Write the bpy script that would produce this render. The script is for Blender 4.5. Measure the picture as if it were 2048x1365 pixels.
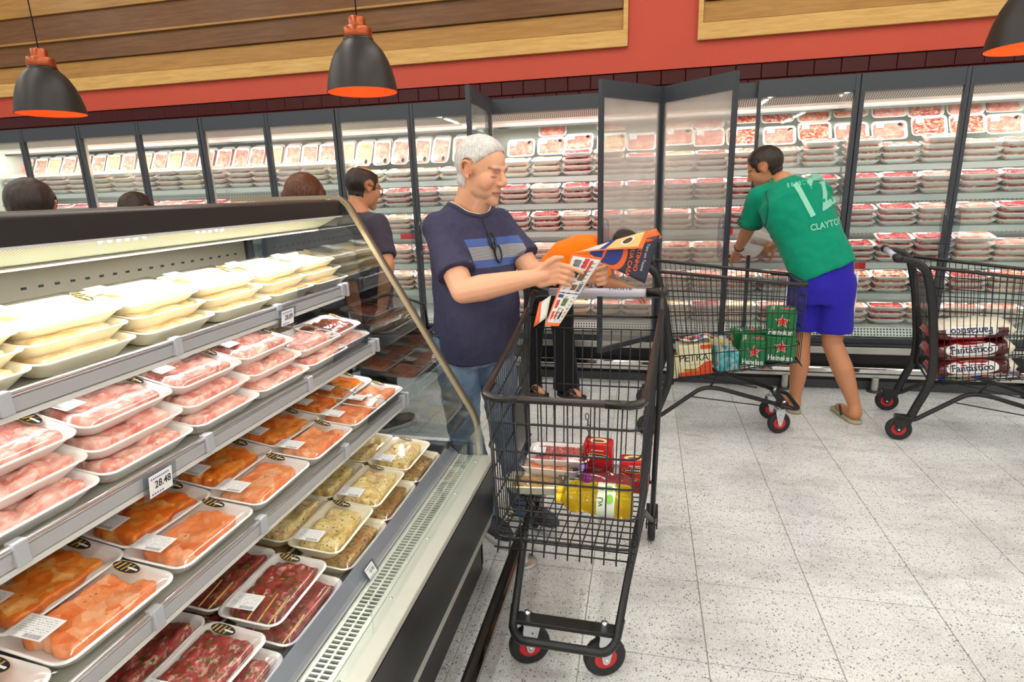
import bpy, bmesh, math, random
import numpy as np
from mathutils import Vector, Matrix, noise as mnoise
from mathutils.bvhtree import BVHTree

for o in list(bpy.data.objects): bpy.data.objects.remove(o)
SC = bpy.context.scene
COL = SC.collection
rnd = random.Random(7)
PI = math.pi

# ------------------------------------------------------------------ camera
CAM = bpy.data.cameras.new('camera'); CAM.sensor_width = 36.0; CAM.lens = 36.0 * 1172.2 / 2048
CAM.clip_start = 0.02; CAM.clip_end = 100
cam = bpy.data.objects.new('camera', CAM); COL.objects.link(cam); SC.camera = cam
_p, _y, _r = 0.251164, -0.225843, -0.030923
_f = Vector((math.sin(_y) * math.cos(_p), math.cos(_y) * math.cos(_p), -math.sin(_p)))
_rt = Vector((math.cos(_y), -math.sin(_y), 0)); _up = _rt.cross(_f)
_a, _b = math.cos(_r), math.sin(_r)
R_, U_ = _rt * _a + _up * _b, _up * _a - _rt * _b
cam.matrix_world = Matrix(((R_.x, U_.x, -_f.x, 0), (R_.y, U_.y, -_f.y, 0), (R_.z, U_.z, -_f.z, 1.465), (0, 0, 0, 1)))

# ------------------------------------------------------------------ world, exposure
W = bpy.data.worlds.new('store_ambient'); SC.world = W; W.use_nodes = True
bg = W.node_tree.nodes['Background']; bg.inputs[0].default_value = (1.0, 0.98, 0.955, 1); bg.inputs[1].default_value = 0.62
vs = SC.view_settings; vs.view_transform = 'Standard'; vs.look = 'None'; vs.gamma = 1; vs.use_curve_mapping = False
vs.exposure = 0.16
LAMP_L = 25.0      # radiance of the ceiling tubes
CASE_W = 20.0      # watts of the counter's canopy strip
FRIDGE_W = 12.0    # watts of each fridge top strip

def area_light(name, loc, direction, sx, sy, watts, col=(1, .97, .92)):
    d = bpy.data.lights.new(name, 'AREA'); d.shape = 'RECTANGLE'; d.size = sx; d.size_y = sy; d.energy = watts; d.color = col
    o = bpy.data.objects.new(name, d); COL.objects.link(o); o.location = loc
    o.rotation_euler = Vector(direction).to_track_quat('-Z', 'Y').to_euler()
    return o

# ------------------------------------------------------------------ materials
def lin(c):
    return tuple(((v / 255) / 12.92 if v / 255 <= .04045 else ((v / 255 + .055) / 1.055) ** 2.4) for v in c[:3]) + (1,)
MATS = {}
class NT:
    def __init__(s, name):
        s.m = bpy.data.materials.new(name); s.m.use_nodes = True; s.t = s.m.node_tree; s.n = s.t.nodes
        s.b = s.n['Principled BSDF']; s.out = s.n['Material Output']
    def node(s, typ, **k):
        n = s.n.new(typ)
        for a, v in k.items(): setattr(n, a, v)
        return n
    def link(s, a, b): s.t.links.new(a, b)
    def coord(s, kind='Object'):
        if kind == 'World':
            return s.node('ShaderNodeNewGeometry').outputs['Position']
        return s.node('ShaderNodeTexCoord').outputs[kind]
    def noise(s, vec, scale, detail=4, rough=.55):
        n = s.node('ShaderNodeTexNoise'); n.inputs['Scale'].default_value = scale; n.inputs['Detail'].default_value = detail
        n.inputs['Roughness'].default_value = rough; s.link(vec, n.inputs['Vector']); return n.outputs['Fac']
    def voro(s, vec, scale, feature='F1', out='Distance'):
        n = s.node('ShaderNodeTexVoronoi'); n.feature = feature; n.inputs['Scale'].default_value = scale
        s.link(vec, n.inputs['Vector']); return n.outputs[out]
    def ramp(s, fac, stops, interp='LINEAR'):
        r = s.node('ShaderNodeValToRGB'); r.color_ramp.interpolation = interp
        while len(r.color_ramp.elements) < len(stops): r.color_ramp.elements.new(.5)
        for e, (p, c) in zip(r.color_ramp.elements, stops): e.position = p; e.color = lin(c)
        s.link(fac, r.inputs['Fac']); return r.outputs['Color']
    def mix(s, fac, a, b, blend='MIX'):
        n = s.node('ShaderNodeMix'); n.data_type = 'RGBA'; n.blend_type = blend
        for sock, v in ((n.inputs[0], fac), (n.inputs[6], a), (n.inputs[7], b)):
            if hasattr(v, 'is_output'): s.link(v, sock)
            elif isinstance(v, tuple): sock.default_value = v
            else: sock.default_value = v
        return n.outputs[2]
    def math(s, op, a, b=0.0):
        n = s.node('ShaderNodeMath'); n.operation = op
        for i, v in enumerate((a, b)):
            if hasattr(v, 'is_output'): s.link(v, n.inputs[i])
            else: n.inputs[i].default_value = v
        return n.outputs[0]
    def scale_vec(s, vec, sc):
        n = s.node('ShaderNodeMapping'); n.inputs['Scale'].default_value = sc; s.link(vec, n.inputs['Vector']); return n.outputs['Vector']
    def bump(s, h, strength=.3, dist=.01):
        n = s.node('ShaderNodeBump'); n.inputs['Strength'].default_value = strength; n.inputs['Distance'].default_value = dist
        s.link(h, n.inputs['Height']); s.link(n.outputs['Normal'], s.b.inputs['Normal'])
    def set(s, col=None, rough=None, metal=None, spec=None, coat=None, trans=None, ior=None, emis=None, estr=None):
        I = s.b.inputs
        for k, v in (('Base Color', col), ('Roughness', rough), ('Metallic', metal), ('Specular IOR Level', spec), ('Coat Weight', coat),
                     ('Transmission Weight', trans), ('IOR', ior), ('Emission Color', emis), ('Emission Strength', estr)):
            if v is None: continue
            if hasattr(v, 'is_output'): s.link(v, I[k])
            else: I[k].default_value = v
        return s.m

def mat(name, col, rough=.5, metal=0.0, spec=.5, var=0.0, vscale=8.0, bump=0.0, bscale=60.0, coat=None, coord='Object'):
    if name in MATS: return MATS[name]
    t = NT(name); c = lin(col)
    v = t.coord(coord)
    if var:
        f = t.noise(v, vscale)
        a = tuple(max(0, x * (1 - var)) for x in c[:3]) + (1,); b = tuple(min(1, x * (1 + var)) for x in c[:3]) + (1,)
        c = t.mix(f, a, b)
    t.set(col=c, rough=rough, metal=metal, spec=spec, coat=coat)
    if bump: t.bump(t.noise(v, bscale, 3), bump, .004)
    MATS[name] = t.m
    return t.m

def glassy(name, tint=(245, 250, 248), gloss=.10, fog=0.0, fogscale=1.2, foglow=.35, foghigh=.7, rough=.02, edge=1.45):
    """thin clear sheet: see-through with a fresnel sheen, optionally with a film of condensation"""
    t = NT(name); t.n.remove(t.b)
    tr = t.node('ShaderNodeBsdfTransparent'); tr.inputs[0].default_value = lin(tint)
    gl = t.node('ShaderNodeBsdfGlossy'); gl.inputs['Roughness'].default_value = rough
    lw = t.node('ShaderNodeLayerWeight'); lw.inputs[0].default_value = .5
    fac = t.math('ADD', t.math('MULTIPLY', t.math('POWER', lw.outputs['Facing'], 5.0), .85 * (1 - gloss)), gloss * .6)
    m = t.node('ShaderNodeMixShader'); t.link(fac, m.inputs[0]); t.link(tr.outputs[0], m.inputs[1]); t.link(gl.outputs[0], m.inputs[2])
    last = m
    if fog:
        di = t.node('ShaderNodeBsdfTranslucent'); di.inputs[0].default_value = lin((240, 236, 230))
        d2 = t.node('ShaderNodeBsdfDiffuse'); d2.inputs[0].default_value = lin((240, 236, 230))
        mm = t.node('ShaderNodeMixShader'); mm.inputs[0].default_value = .5
        t.link(di.outputs[0], mm.inputs[1]); t.link(d2.outputs[0], mm.inputs[2])
        n = t.noise(t.scale_vec(t.coord('World'), (1, 1, .8)), fogscale, 3)
        mr = t.node('ShaderNodeMapRange'); mr.inputs['From Min'].default_value = foglow; mr.inputs['From Max'].default_value = foghigh
        mr.inputs['To Max'].default_value = fog; t.link(n, mr.inputs['Value'])
        m3 = t.node('ShaderNodeMixShader'); t.link(mr.outputs[0], m3.inputs[0]); t.link(m.outputs[0], m3.inputs[1]); t.link(mm.outputs[0], m3.inputs[2])
        last = m3
    t.link(last.outputs[0], t.out.inputs['Surface'])
    MATS[name] = t.m
    return t.m

def emit(name, col, s):
    t = NT(name); t.set(col=(0, 0, 0, 1), emis=lin(col), estr=s); MATS[name] = t.m; return t.m

# ------------------------------------------------------------------ mesh helpers
class MB:
    """collects shapes and links them as ONE mesh object"""
    def __init__(s): s.v = []; s.f = []; s.m = []; s.s = []
    def add(s, vs, fs, mi=0, smooth=False):
        o = len(s.v); s.v += [tuple(p) for p in vs]
        for f in fs: s.f.append([i + o for i in f]); s.m.append(mi); s.s.append(smooth)
        return s
    def box(s, lo, hi, mi=0):
        (a, b, c), (d, e, f) = lo, hi
        return s.add([(a, b, c), (d, b, c), (d, e, c), (a, e, c), (a, b, f), (d, b, f), (d, e, f), (a, e, f)],
                     [(0, 3, 2, 1), (4, 5, 6, 7), (0, 1, 5, 4), (1, 2, 6, 5), (2, 3, 7, 6), (3, 0, 4, 7)], mi)
    def obox(s, c, ax, ay, az, mi=0):
        """box from a centre and three half-axis vectors"""
        c, ax, ay, az = map(Vector, (c, ax, ay, az))
        vs = [c + ax * i + ay * j + az * k for k in (-1, 1) for i, j in ((-1, -1), (1, -1), (1, 1), (-1, 1))]
        return s.add(vs, [(0, 3, 2, 1), (4, 5, 6, 7), (0, 1, 5, 4), (1, 2, 6, 5), (2, 3, 7, 6), (3, 0, 4, 7)], mi)
    def quad(s, a, b, c, d, mi=0): return s.add([a, b, c, d], [(0, 1, 2, 3)], mi)
    def rings(s, rings, mi=0, smooth=True, cap=True, closed=False):
        n = len(rings[0]); vs = [p for r in rings for p in r]; fs = []
        R = len(rings)
        for i in range(R if closed else R - 1):
            j = (i + 1) % R
            for k in range(n): fs.append((i * n + k, i * n + (k + 1) % n, j * n + (k + 1) % n, j * n + k))
        if cap and not closed: fs.append(tuple(range(n - 1, -1, -1))); fs.append(tuple((R - 1) * n + k for k in range(n)))
        return s.add(vs, fs, mi, smooth)
    def tube(s, pts, r, n=6, mi=0, closed=False, smooth=True, cap=True, flat=1.0):
        P = [Vector(p) for p in pts]; N = len(P); rr = r if isinstance(r, (list, tuple)) else [r] * N
        T = []
        for i in range(N):
            a = P[(i - 1) % N] if (closed or i) else P[i]; b = P[(i + 1) % N] if (closed or i < N - 1) else P[i]
            T.append((b - a).normalized())
        up = Vector((0, 0, 1)) if abs(T[0].z) < .9 else Vector((1, 0, 0))
        u = T[0].cross(up).normalized(); rings = []
        for i in range(N):
            u = (u - T[i] * u.dot(T[i])).normalized(); w = T[i].cross(u)
            rings.append([P[i] + (u * math.cos(2 * PI * k / n) + w * math.sin(2 * PI * k / n) * flat) * rr[i] for k in range(n)])
        return s.rings(rings, mi, smooth, cap, closed)
    def lathe(s, prof, c=(0, 0, 0), n=24, mi=0, axis='z', smooth=True, cap=False):
        c = Vector(c); rings = []
        for r, h in prof:
            ring = []
            for k in range(n):
                a = 2 * PI * k / n; x, y = r * math.cos(a), r * math.sin(a)
                p = (x, y, h) if axis == 'z' else ((h, x, y) if axis == 'x' else (y, h, x))
                ring.append(c + Vector(p))
            rings.append(ring)
        return s.rings(rings, mi, smooth, cap)
    def sphere(s, c, rad, nu=12, nv=8, mi=0, rot=None):
        c = Vector(c); rad = Vector(rad) if hasattr(rad, '__len__') else Vector((rad,) * 3); rings = []
        for i in range(1, nv):
            t = PI * i / nv
            ring = []
            for k in range(nu):
                a = 2 * PI * k / nu; p = Vector((rad.x * math.sin(t) * math.cos(a), rad.y * math.sin(t) * math.sin(a), -rad.z * math.cos(t)))
                ring.append(c + (rot @ p if rot else p))
            rings.append(ring)
        pb, pt = Vector((0, 0, -rad.z)), Vector((0, 0, rad.z))
        o = len(s.v); s.rings(rings, mi, True, False); n = nu; b = len(s.v)
        s.v += [tuple(c + (rot @ pb if rot else pb)), tuple(c + (rot @ pt if rot else pt))]
        L = o + (nv - 2) * n
        for k in range(n):
            s.f.append([o + (k + 1) % n, o + k, b]); s.m.append(mi); s.s.append(True)
            s.f.append([L + k, L + (k + 1) % n, b + 1]); s.m.append(mi); s.s.append(True)
        return s
    def prism(s, poly, fn, d0, d1, mi=0, smooth=False):
        """polygon (2-d) extruded: fn(u, v, d) -> point"""
        n = len(poly)
        return s.rings([[fn(u, v, d0) for u, v in poly], [fn(u, v, d1) for u, v in poly]], mi, smooth, True)
    def mesh(s, name='m', mats=()):
        me = bpy.data.meshes.new(name); me.from_pydata(s.v, [], s.f); me.update()
        for m in mats: me.materials.append(m)
        me.polygons.foreach_set('material_index', s.m); me.polygons.foreach_set('use_smooth', s.s)
        bm = bmesh.new(); bm.from_mesh(me); bmesh.ops.recalc_face_normals(bm, faces=bm.faces); bm.to_mesh(me); bm.free()
        return me
    def build(s, name, mats, parent=None, loc=None, bevel=0):
        if not isinstance(mats, (list, tuple)): mats = [mats]
        o = bpy.data.objects.new(name, s.mesh(name, mats)); COL.objects.link(o)
        if parent: o.parent = parent
        if loc is not None: o.location = loc
        if bevel:
            b = o.modifiers.new('bevel', 'BEVEL'); b.width = bevel; b.segments = 2; b.limit_method = 'ANGLE'
        return o

def link(name, me, parent=None, loc=None, rot=None):
    o = bpy.data.objects.new(name, me); COL.objects.link(o)
    if parent: o.parent = parent
    if loc is not None: o.location = loc
    if rot is not None: o.rotation_euler = rot
    return o
def tag(o, label, cat, group=None):
    o['label'] = label; o['category'] = cat
    if group: o['group'] = group
    return o
def thing(name, label, cat, loc=(0, 0, 0), rotz=0, group=None):
    o = bpy.data.objects.new(name, None); COL.objects.link(o); o.empty_display_size = .05
    o.location = loc; o.rotation_euler = (0, 0, rotz); return tag(o, label, cat, group)
def struct(o):
    o['kind'] = 'structure'; return o
def stuff(o):
    o['kind'] = 'stuff'; return o
def copy_tree(o, parent=None):
    c = o.copy(); COL.objects.link(c); c.parent = parent
    for ch in list(o.children): copy_tree(ch, c)
    return c
def rrect(w, h, r, n=4):
    """rounded rectangle, centred"""
    pts = []
    for cx, cy, a0 in ((w / 2 - r, h / 2 - r, 0), (-w / 2 + r, h / 2 - r, 90), (-w / 2 + r, -h / 2 + r, 180), (w / 2 - r, -h / 2 + r, 270)):
        for k in range(n + 1):
            a = math.radians(a0 + 90 * k / n); pts.append((cx + r * math.cos(a), cy + r * math.sin(a)))
    return pts
def arc_path(pts, r, n=5):
    """polyline with its corners rounded"""
    P = [Vector(p) for p in pts]; out = [P[0]]
    for i in range(1, len(P) - 1):
        a, b = (P[i - 1] - P[i]), (P[i + 1] - P[i]); la, lb = a.length, b.length; a.normalize(); b.normalize()
        d = min(r, la * .49, lb * .49); p0, p2 = P[i] + a * d, P[i] + b * d
        for k in range(n + 1):
            t = k / n; out.append(p0 * (1 - t) ** 2 + P[i] * 2 * t * (1 - t) + p2 * t * t)
    out.append(P[-1]); return out
_txt = {}
def text_mesh(s, size=1.0, bold=False, sub=0, extrude=0.0, width=1.0):
    c = bpy.data.curves.new('t', 'FONT'); c.body = s; c.size = size; c.align_x = 'CENTER'; c.align_y = 'CENTER'; c.resolution_u = 3
    if bold: c.offset = size * .018
    c.extrude = extrude
    o = bpy.data.objects.new('t', c); COL.objects.link(o); o.scale = (width, 1, 1)
    dg = bpy.context.evaluated_depsgraph_get(); me = bpy.data.meshes.new_from_object(o.evaluated_get(dg))
    bpy.data.objects.remove(o); bpy.data.curves.remove(c)
    bm = bmesh.new(); bm.from_mesh(me); bmesh.ops.triangulate(bm, faces=bm.faces)
    for _ in range(sub):
        L = size * .16
        es = [e for e in bm.edges if e.calc_length() > L]
        if es: bmesh.ops.subdivide_edges(bm, edges=es, cuts=1); bmesh.ops.triangulate(bm, faces=bm.faces)
    if width != 1.0:
        for v in bm.verts: v.co.x *= width
    bm.to_mesh(me); bm.free(); me.materials.clear()
    return me
def text(name, s, size, m, parent, matrix, bold=False, width=1.0):
    me = text_mesh(s, size, bold, width=width); me.materials.append(m)
    o = link(name, me, parent); o.matrix_local = matrix; return o
def frame(origin, xdir, ydir):
    """matrix whose local x / y run along xdir / ydir"""
    x = Vector(xdir).normalized(); z = x.cross(Vector(ydir)).normalized(); y = z.cross(x); o = Vector(origin)
    return Matrix(((x.x, y.x, z.x, o.x), (x.y, y.y, z.y, o.y), (x.z, y.z, z.z, o.z), (0, 0, 0, 1)))
ORD = ['first', 'second', 'third', 'fourth', 'fifth', 'sixth', 'seventh', 'eighth', 'ninth', 'tenth', 'eleventh', 'twelfth']

# ------------------------------------------------------------------ shared materials
m_black = mat('black_powder_coat', (26, 26, 28), .38, spec=.4)
m_black_plastic = mat('black_plastic', (22, 21, 22), .32, spec=.5)
m_rimblack = mat('brownish_black_rim_cover', (38, 31, 30), .3, spec=.5)
m_charcoal = mat('charcoal_metal', (58, 62, 68), .42, spec=.4)
m_case_dark = mat('dark_brown_black_sheet', (40, 36, 35), .35, spec=.4)
m_steel = mat('brushed_steel', (205, 203, 196), .32, metal=.85, var=.06, vscale=30)
m_steel_m = mat('matt_white_steel', (222, 221, 216), .45, metal=.15, var=.05)
m_chrome = mat('chrome', (235, 235, 235), .08, metal=1.0)
m_zinc = mat('zinc_plate', (205, 208, 210), .3, metal=.7)
m_white = mat('white_enamel', (238, 238, 234), .4)
m_rubber = mat('black_rubber', (30, 30, 31), .6)
m_red = mat('red_wheel_hub', (196, 32, 36), .4)
m_tray = mat('white_foam_tray', (246, 243, 238), .5, bump=.05, bscale=300)
m_labelw = mat('white_paper', (244, 244, 242), .5)
m_ink = mat('black_ink', (28, 28, 32), .5)
m_glass = glassy('clear_glass', gloss=.075)
m_film = glassy('cling_film', tint=(252, 252, 252), gloss=.12, rough=.12)
m_acryl = glassy('clear_acrylic', tint=(232, 233, 238), gloss=.10, rough=.05)
# ================================================================== the setting
TS = .40; TX0, TY0 = .229, 1.631
t = NT('terrazzo_tile')
v = t.coord('World')
base = t.ramp(t.noise(v, 2.2, 5, .6), [(.3, (198, 200, 199)), (.5, (219, 221, 220)), (.7, (231, 233, 232))])
cell = t.voro(v, 120, 'F1', 'Color'); dist = t.voro(v, 120)
sep = t.node('ShaderNodeSeparateColor'); t.link(cell, sep.inputs[0])
big = t.math('MULTIPLY', t.math('GREATER_THAN', sep.outputs[0], .76), t.math('LESS_THAN', dist, .38))
cell2 = t.voro(v, 300, 'F1', 'Color'); d2 = t.voro(v, 300); sep2 = t.node('ShaderNodeSeparateColor'); t.link(cell2, sep2.inputs[0])
small = t.math('MULTIPLY', t.math('GREATER_THAN', sep2.outputs[1], .68), t.math('LESS_THAN', d2, .45))
chipc = t.mix(sep.outputs[2], lin((74, 76, 82)), lin((160, 156, 150)))
c = t.mix(t.math('MULTIPLY', big, .85), base, chipc)
c = t.mix(t.math('MULTIPLY', small, .7), c, lin((108, 110, 116)))
dirt = t.ramp(t.noise(t.scale_vec(v, (1.1, 2.6, 1)), 1.5, 6, .72), [(.50, (0, 0, 0)), (.72, (255, 255, 255))])
c = t.mix(t.math('MULTIPLY', dirt, .32), c, lin((126, 121, 114)))
smear = t.ramp(t.noise(t.scale_vec(v, (2.0, 7.0, 1)), 1.3, 4, .6), [(.54, (0, 0, 0)), (.68, (255, 255, 255))])
c = t.mix(t.math('MULTIPLY', smear, .22), c, lin((110, 106, 102)))
t.set(col=c, rough=t.math('ADD', t.math('MULTIPLY', t.noise(v, 6), .16), .10), spec=.45)
m_terrazzo = t.m
m_grout = mat('grey_grout', (168, 166, 158), .8)
floor = struct(MB().box((-9, -16, -.2), (7, 7, -.004)).build('floor', m_grout))
floor['label'] = 'speckled pale terrazzo shop floor'
_tm = MB()
_h = TS / 2 - .0016
_tm.rings([[(x, y, -.012) for x, y in ((-_h, -_h), (_h, -_h), (_h, _h), (-_h, _h))],
           [(x, y, -.0008) for x, y in ((-_h, -_h), (_h, -_h), (_h, _h), (-_h, _h))],
           [(x, y, 0) for x, y in ((-_h + .0012, -_h + .0012), (_h - .0012, -_h + .0012), (_h - .0012, _h - .0012), (-_h + .0012, _h - .0012))]], 0, False)
_tile_me = _tm.mesh('floor_tile', [m_terrazzo])
for i in range(-10, 9):
    for j in range(-4, 10):
        link('floor_tile', _tile_me, floor, (TX0 + (i + .5) * TS, TY0 + (j + .5) * TS, 0))

# back wall: red paint above, oxblood tile band below
WY = 4.62
m_redwall = mat('red_orange_paint', (186, 66, 41), .6, var=.03, vscale=3)
m_oxgrout = mat('dark_red_grout', (52, 22, 20), .8)
wall = struct(MB().box((-9, WY, 2.262), (7, WY + .2, 4.4)).box((-9, WY + .03, 2.0), (7, WY + .2, 2.262), 1).build('wall_back', [m_redwall, m_oxgrout]))
wall['label'] = 'red-orange wall above the fridges'
m_ox = mat('oxblood_glazed_tile', (66, 17, 16), .28, spec=.2, var=.14, vscale=3)
_tm = MB(); tw, th = .164, .096
_tm.rings([[(-tw / 2, .0, -th / 2), (tw / 2, .0, -th / 2), (tw / 2, 0, th / 2), (-tw / 2, 0, th / 2)],
           [(-tw / 2, -.014, -th / 2), (tw / 2, -.014, -th / 2), (tw / 2, -.014, th / 2), (-tw / 2, -.014, th / 2)],
           [(-tw / 2 + .004, -.018, -th / 2 + .004), (tw / 2 - .004, -.018, -th / 2 + .004), (tw / 2 - .004, -.018, th / 2 - .004), (-tw / 2 + .004, -.018, th / 2 - .004)]], 0, False)
_ox_me = _tm.mesh('wall_tile', [m_ox])
for r in range(2):
    for i in range(-37, 18):
        link('wall_tile', _ox_me, wall, ((i + .5 * (r % 2)) * (tw + .003), WY + .03, 2.211 - r * (th + .003)))

def wood(name, a, b, cc):
    t = NT(name); v = t.coord('World')
    g = t.noise(t.scale_vec(v, (1.2, 9, 16)), 3.2, 6, .65)
    fine = t.noise(t.scale_vec(v, (3, 60, 120)), 6, 3, .6)
    c = t.ramp(g, [(.3, a), (.5, b), (.72, cc)])
    c = t.mix(t.math('MULTIPLY', fine, .2), c, lin(tuple(x * .8 for x in a)))
    t.set(col=c, rough=.45, spec=.35); t.bump(fine, .08, .002); return t.m
m_oak = wood('light_oak', (186, 140, 70), (205, 162, 92), (218, 178, 108))
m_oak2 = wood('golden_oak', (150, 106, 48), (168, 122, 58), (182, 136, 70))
m_oak_shaded = wood('shaded_brown_oak', (92, 58, 26), (108, 69, 32), (124, 82, 40))  # same wood as the light planks, with shade put into its colour
LV = [2.427, 2.534, 2.666, 2.826, 3.03, 3.32, 3.7]
KD = [m_oak, m_oak2, m_oak_shaded, m_oak_shaded, m_oak2, m_oak]
FY = [4.585, 4.60, 4.575, 4.55, 4.53, 4.51]
for ui, (x0, x1, endx, lab) in enumerate([(-8.5, -.154, 1, 'stepped wood plank panel on the red wall above the two left lamps'),
                                          (.317, 6.8, -1, 'stepped wood plank panel on the red wall at top right')]):
    u = struct(thing('trim_%d' % (ui + 1), lab, 'wood panel', ((x0 + x1) / 2, WY, LV[0])))
    del u['category']
    off = Vector(u.location)
    for k in range(6):
        a, b = x0, x1
        if k: 
            if endx > 0: b -= .032 + .004 * (k > 1)
            else: a += .032 + .02 * (k > 1)
        z0, z1 = LV[k] + (.003 if k else 0), LV[k + 1]
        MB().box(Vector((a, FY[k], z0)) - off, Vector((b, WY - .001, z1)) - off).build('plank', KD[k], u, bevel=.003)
        if k in (3, 4):
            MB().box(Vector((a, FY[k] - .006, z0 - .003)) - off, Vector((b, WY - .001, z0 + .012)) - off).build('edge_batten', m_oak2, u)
    ex = (x1 - .032, x1) if endx > 0 else (x0, x0 + .032)
    MB().box(Vector((ex[0], 4.585, LV[1])) - off, Vector((ex[1], WY - .001, LV[6])) - off).build('end_plank', m_oak, u)

ceil = struct(MB().box((-9, -16, 4.3), (7, 7, 4.4)).build('ceiling', mat('white_ceiling', (228, 226, 220), .8)))
ceil['label'] = 'white shop ceiling out of view'

# ceiling tubes running away from the camera
m_tube = emit('tube_diffuser', (255, 250, 242), LAMP_L)
_hs = MB().box((-.07, -.62, 0), (.07, .62, .06)).box((-.008, -.4, .06), (.008, -.385, .8)).box((-.008, .385, .06), (.008, .4, .8)).mesh('h', [m_white])
_df = MB().rings([[(.055 * math.cos(a), y, -.035 * math.sin(a)) for a in [PI * k / 6 for k in range(7)]] for y in (-.6, .6)], 0, True).mesh('d', [m_tube])
for i, x in enumerate((-5.6, -3.9, -2.2, -.5, 1.2, 2.9, 4.6)):
    for j, y in enumerate((-13.8, -12.0, -10.2, -8.4, -6.8, -5.2, -3.6, -1.8, 0.0, 1.8, 3.3)):
        o = thing('ceiling_tube_lamp', 'long white ceiling tube lamp, %s row from the fridges, %s from the left' % (ORD[10 - j], ORD[i]), 'ceiling lamp', (x, y, 3.5), 0, 'ceiling tubes above the aisle')
        link('housing', _hs, o); link('diffuser', _df, o)

# pendant lamps
m_shade = mat('satin_black_shade', (36, 32, 30), .46, spec=.4)
m_shade_in = mat('orange_shade_lining', (250, 128, 48), .5)
m_copper = mat('copper', (158, 78, 44), .36, metal=.75, var=.06, vscale=40)
m_bulb = emit('warm_bulb', (255, 200, 140), 7)
def pendant(x, y, zb, lab):
    o = thing('pendant_lamp', lab, 'lamp', (x, y, zb), 0, 'black pendant lamps')
    pr = [(.178, 0), (.176, .012), (.170, .05), (.158, .10), (.140, .15), (.116, .195), (.088, .228), (.072, .243), (.070, .25)]
    MB().lathe(pr, n=40).lathe([(.070, .25), (.02, .25)], n=40).build('shade', m_shade, o)
    MB().lathe([(r - .004, h) for r, h in pr[:-1]] + [(.01, .243)], n=40).build('shade_lining', m_shade_in, o)
    MB().lathe([(.074, .243), (.074, .25), (.066, .252)], n=40).build('neck_ring', m_black, o)
    MB().lathe([(.068, .252), (.070, .256), (.070, .298), (.066, .302), (.04, .302)], n=36).lathe([(.042, .302), (.042, .345), (.038, .35), (.006, .35)], n=30).build('copper_cap', m_copper, o)
    MB().tube([(0, 0, .35), (0, 0, 4.3 - zb)], .0035, 6).build('cord', m_black, o)
    MB().sphere((0, 0, .10), (.035, .035, .05)).lathe([(.018, .14), (.018, .2)], n=12).build('bulb', m_bulb, o)
pendant(-3.42, 3.0, 1.982, 'black pendant lamp with copper cap at the far left')
pendant(-1.435, 3.0, 1.978, 'black pendant lamp with copper cap above the grey-haired man')
pendant(1.53, 3.0, 1.965, 'black pendant lamp cut off by the right edge')

# ================================================================== wall fridges
DX = .6235; X0 = .092; DY = 4.5
mx = lambda k: X0 + DX * k
m_fr_in = mat('fridge_white_liner', (206, 210, 200), .5)
m_fr_shelf = mat('fridge_grey_shelf', (198, 200, 198), .4, metal=.2)
m_rail = glassy('clear_price_rail', tint=(214, 216, 216), gloss=.16, rough=.1)
m_raillt = mat('pale_price_rail', (206, 207, 205), .3, spec=.6)
m_redtag = mat('red_price_tag', (222, 36, 48), .5)
def slot_mat(name, light, dark, sx, sz, rx, rz):
    """sheet with rows of punched slots (too small to build one by one)"""
    t = NT(name); v = t.coord('World'); s = t.node('ShaderNodeSeparateXYZ'); t.link(v, s.inputs[0])
    fx = t.math('LESS_THAN', t.math('FRACT', t.math('MULTIPLY', s.outputs[0], 1 / sx)), rx)
    fz = t.math('LESS_THAN', t.math('FRACT', t.math('MULTIPLY', s.outputs[2], 1 / sz)), rz)
    c = t.mix(t.math('MULTIPLY', fx, fz), lin(light), lin(dark)); t.set(col=c, rough=.5); return t.m
m_airgrille = slot_mat('ribbed_air_outlet', (206, 204, 196), (120, 118, 112), .015, 4.0, .5, 1.1)
m_botgrille = slot_mat('punched_white_grille', (232, 231, 226), (84, 84, 84), .021, .019, .55, .6)
m_backslot = slot_mat('slotted_back_strip', (230, 229, 218), (120, 118, 110), .03, .03, .3, .35)
fog_hi = glassy('foggy_door_glass', tint=(236, 238, 236), gloss=.06, fog=.34, fogscale=.9, foglow=.25, foghigh=.62)
fog_mid = glassy('partly_fogged_glass', gloss=.06, fog=.32, fogscale=1.3, foglow=.42, foghigh=.72)
fog_lo = glassy('slightly_misted_glass', gloss=.05, fog=.16, fogscale=1.5, foglow=.45, foghigh=.8)
DW, DZ0, DZ1 = DX - .006, .335, 2.13
def door_meshes(s):
    """s = +1: hinge at x = 0, door runs to +x; -1: to -x"""
    x = lambda a: s * a
    f = MB()
    def bx(a, b, z0, z1, y0=-.016, y1=.016): f.box((min(x(a), x(b)), y0, z0), (max(x(a), x(b)), y1, z1))
    bx(0, .026, DZ0, DZ1); bx(DW - .022, DW, DZ0, DZ1)
    bx(.026, DW - .022, DZ0, DZ0 + .035); bx(.026, DW - .022, DZ1 - .105, DZ1, -.012, .012)
    g = MB().box((min(x(.026), x(DW - .022)), -.004, DZ0 + .035), (max(x(.026), x(DW - .022)), .004, DZ1 - .105))
    h = MB(); pr = [(DW - .008, -.016), (DW - .010, -.05), (DW - .03, -.058), (DW - .05, -.045), (DW - .052, -.018)]
    rr = []
    for z, k in ((.98, .25), (1.0, .8), (1.03, 1), (1.22, 1), (1.25, .8), (1.27, .25)):
        rr.append([(x(DW - .03 + (a - DW + .03) * k), b if b > -.02 else -.018 + (b + .018) * k, z) for a, b in pr])
    h.rings(rr, 0, True, False)
    return f.mesh('door', [m_charcoal]), g, h.mesh('handle', [m_acryl])
_dm = {s: door_meshes(s) for s in (1, -1)}
_gm = {}
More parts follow.
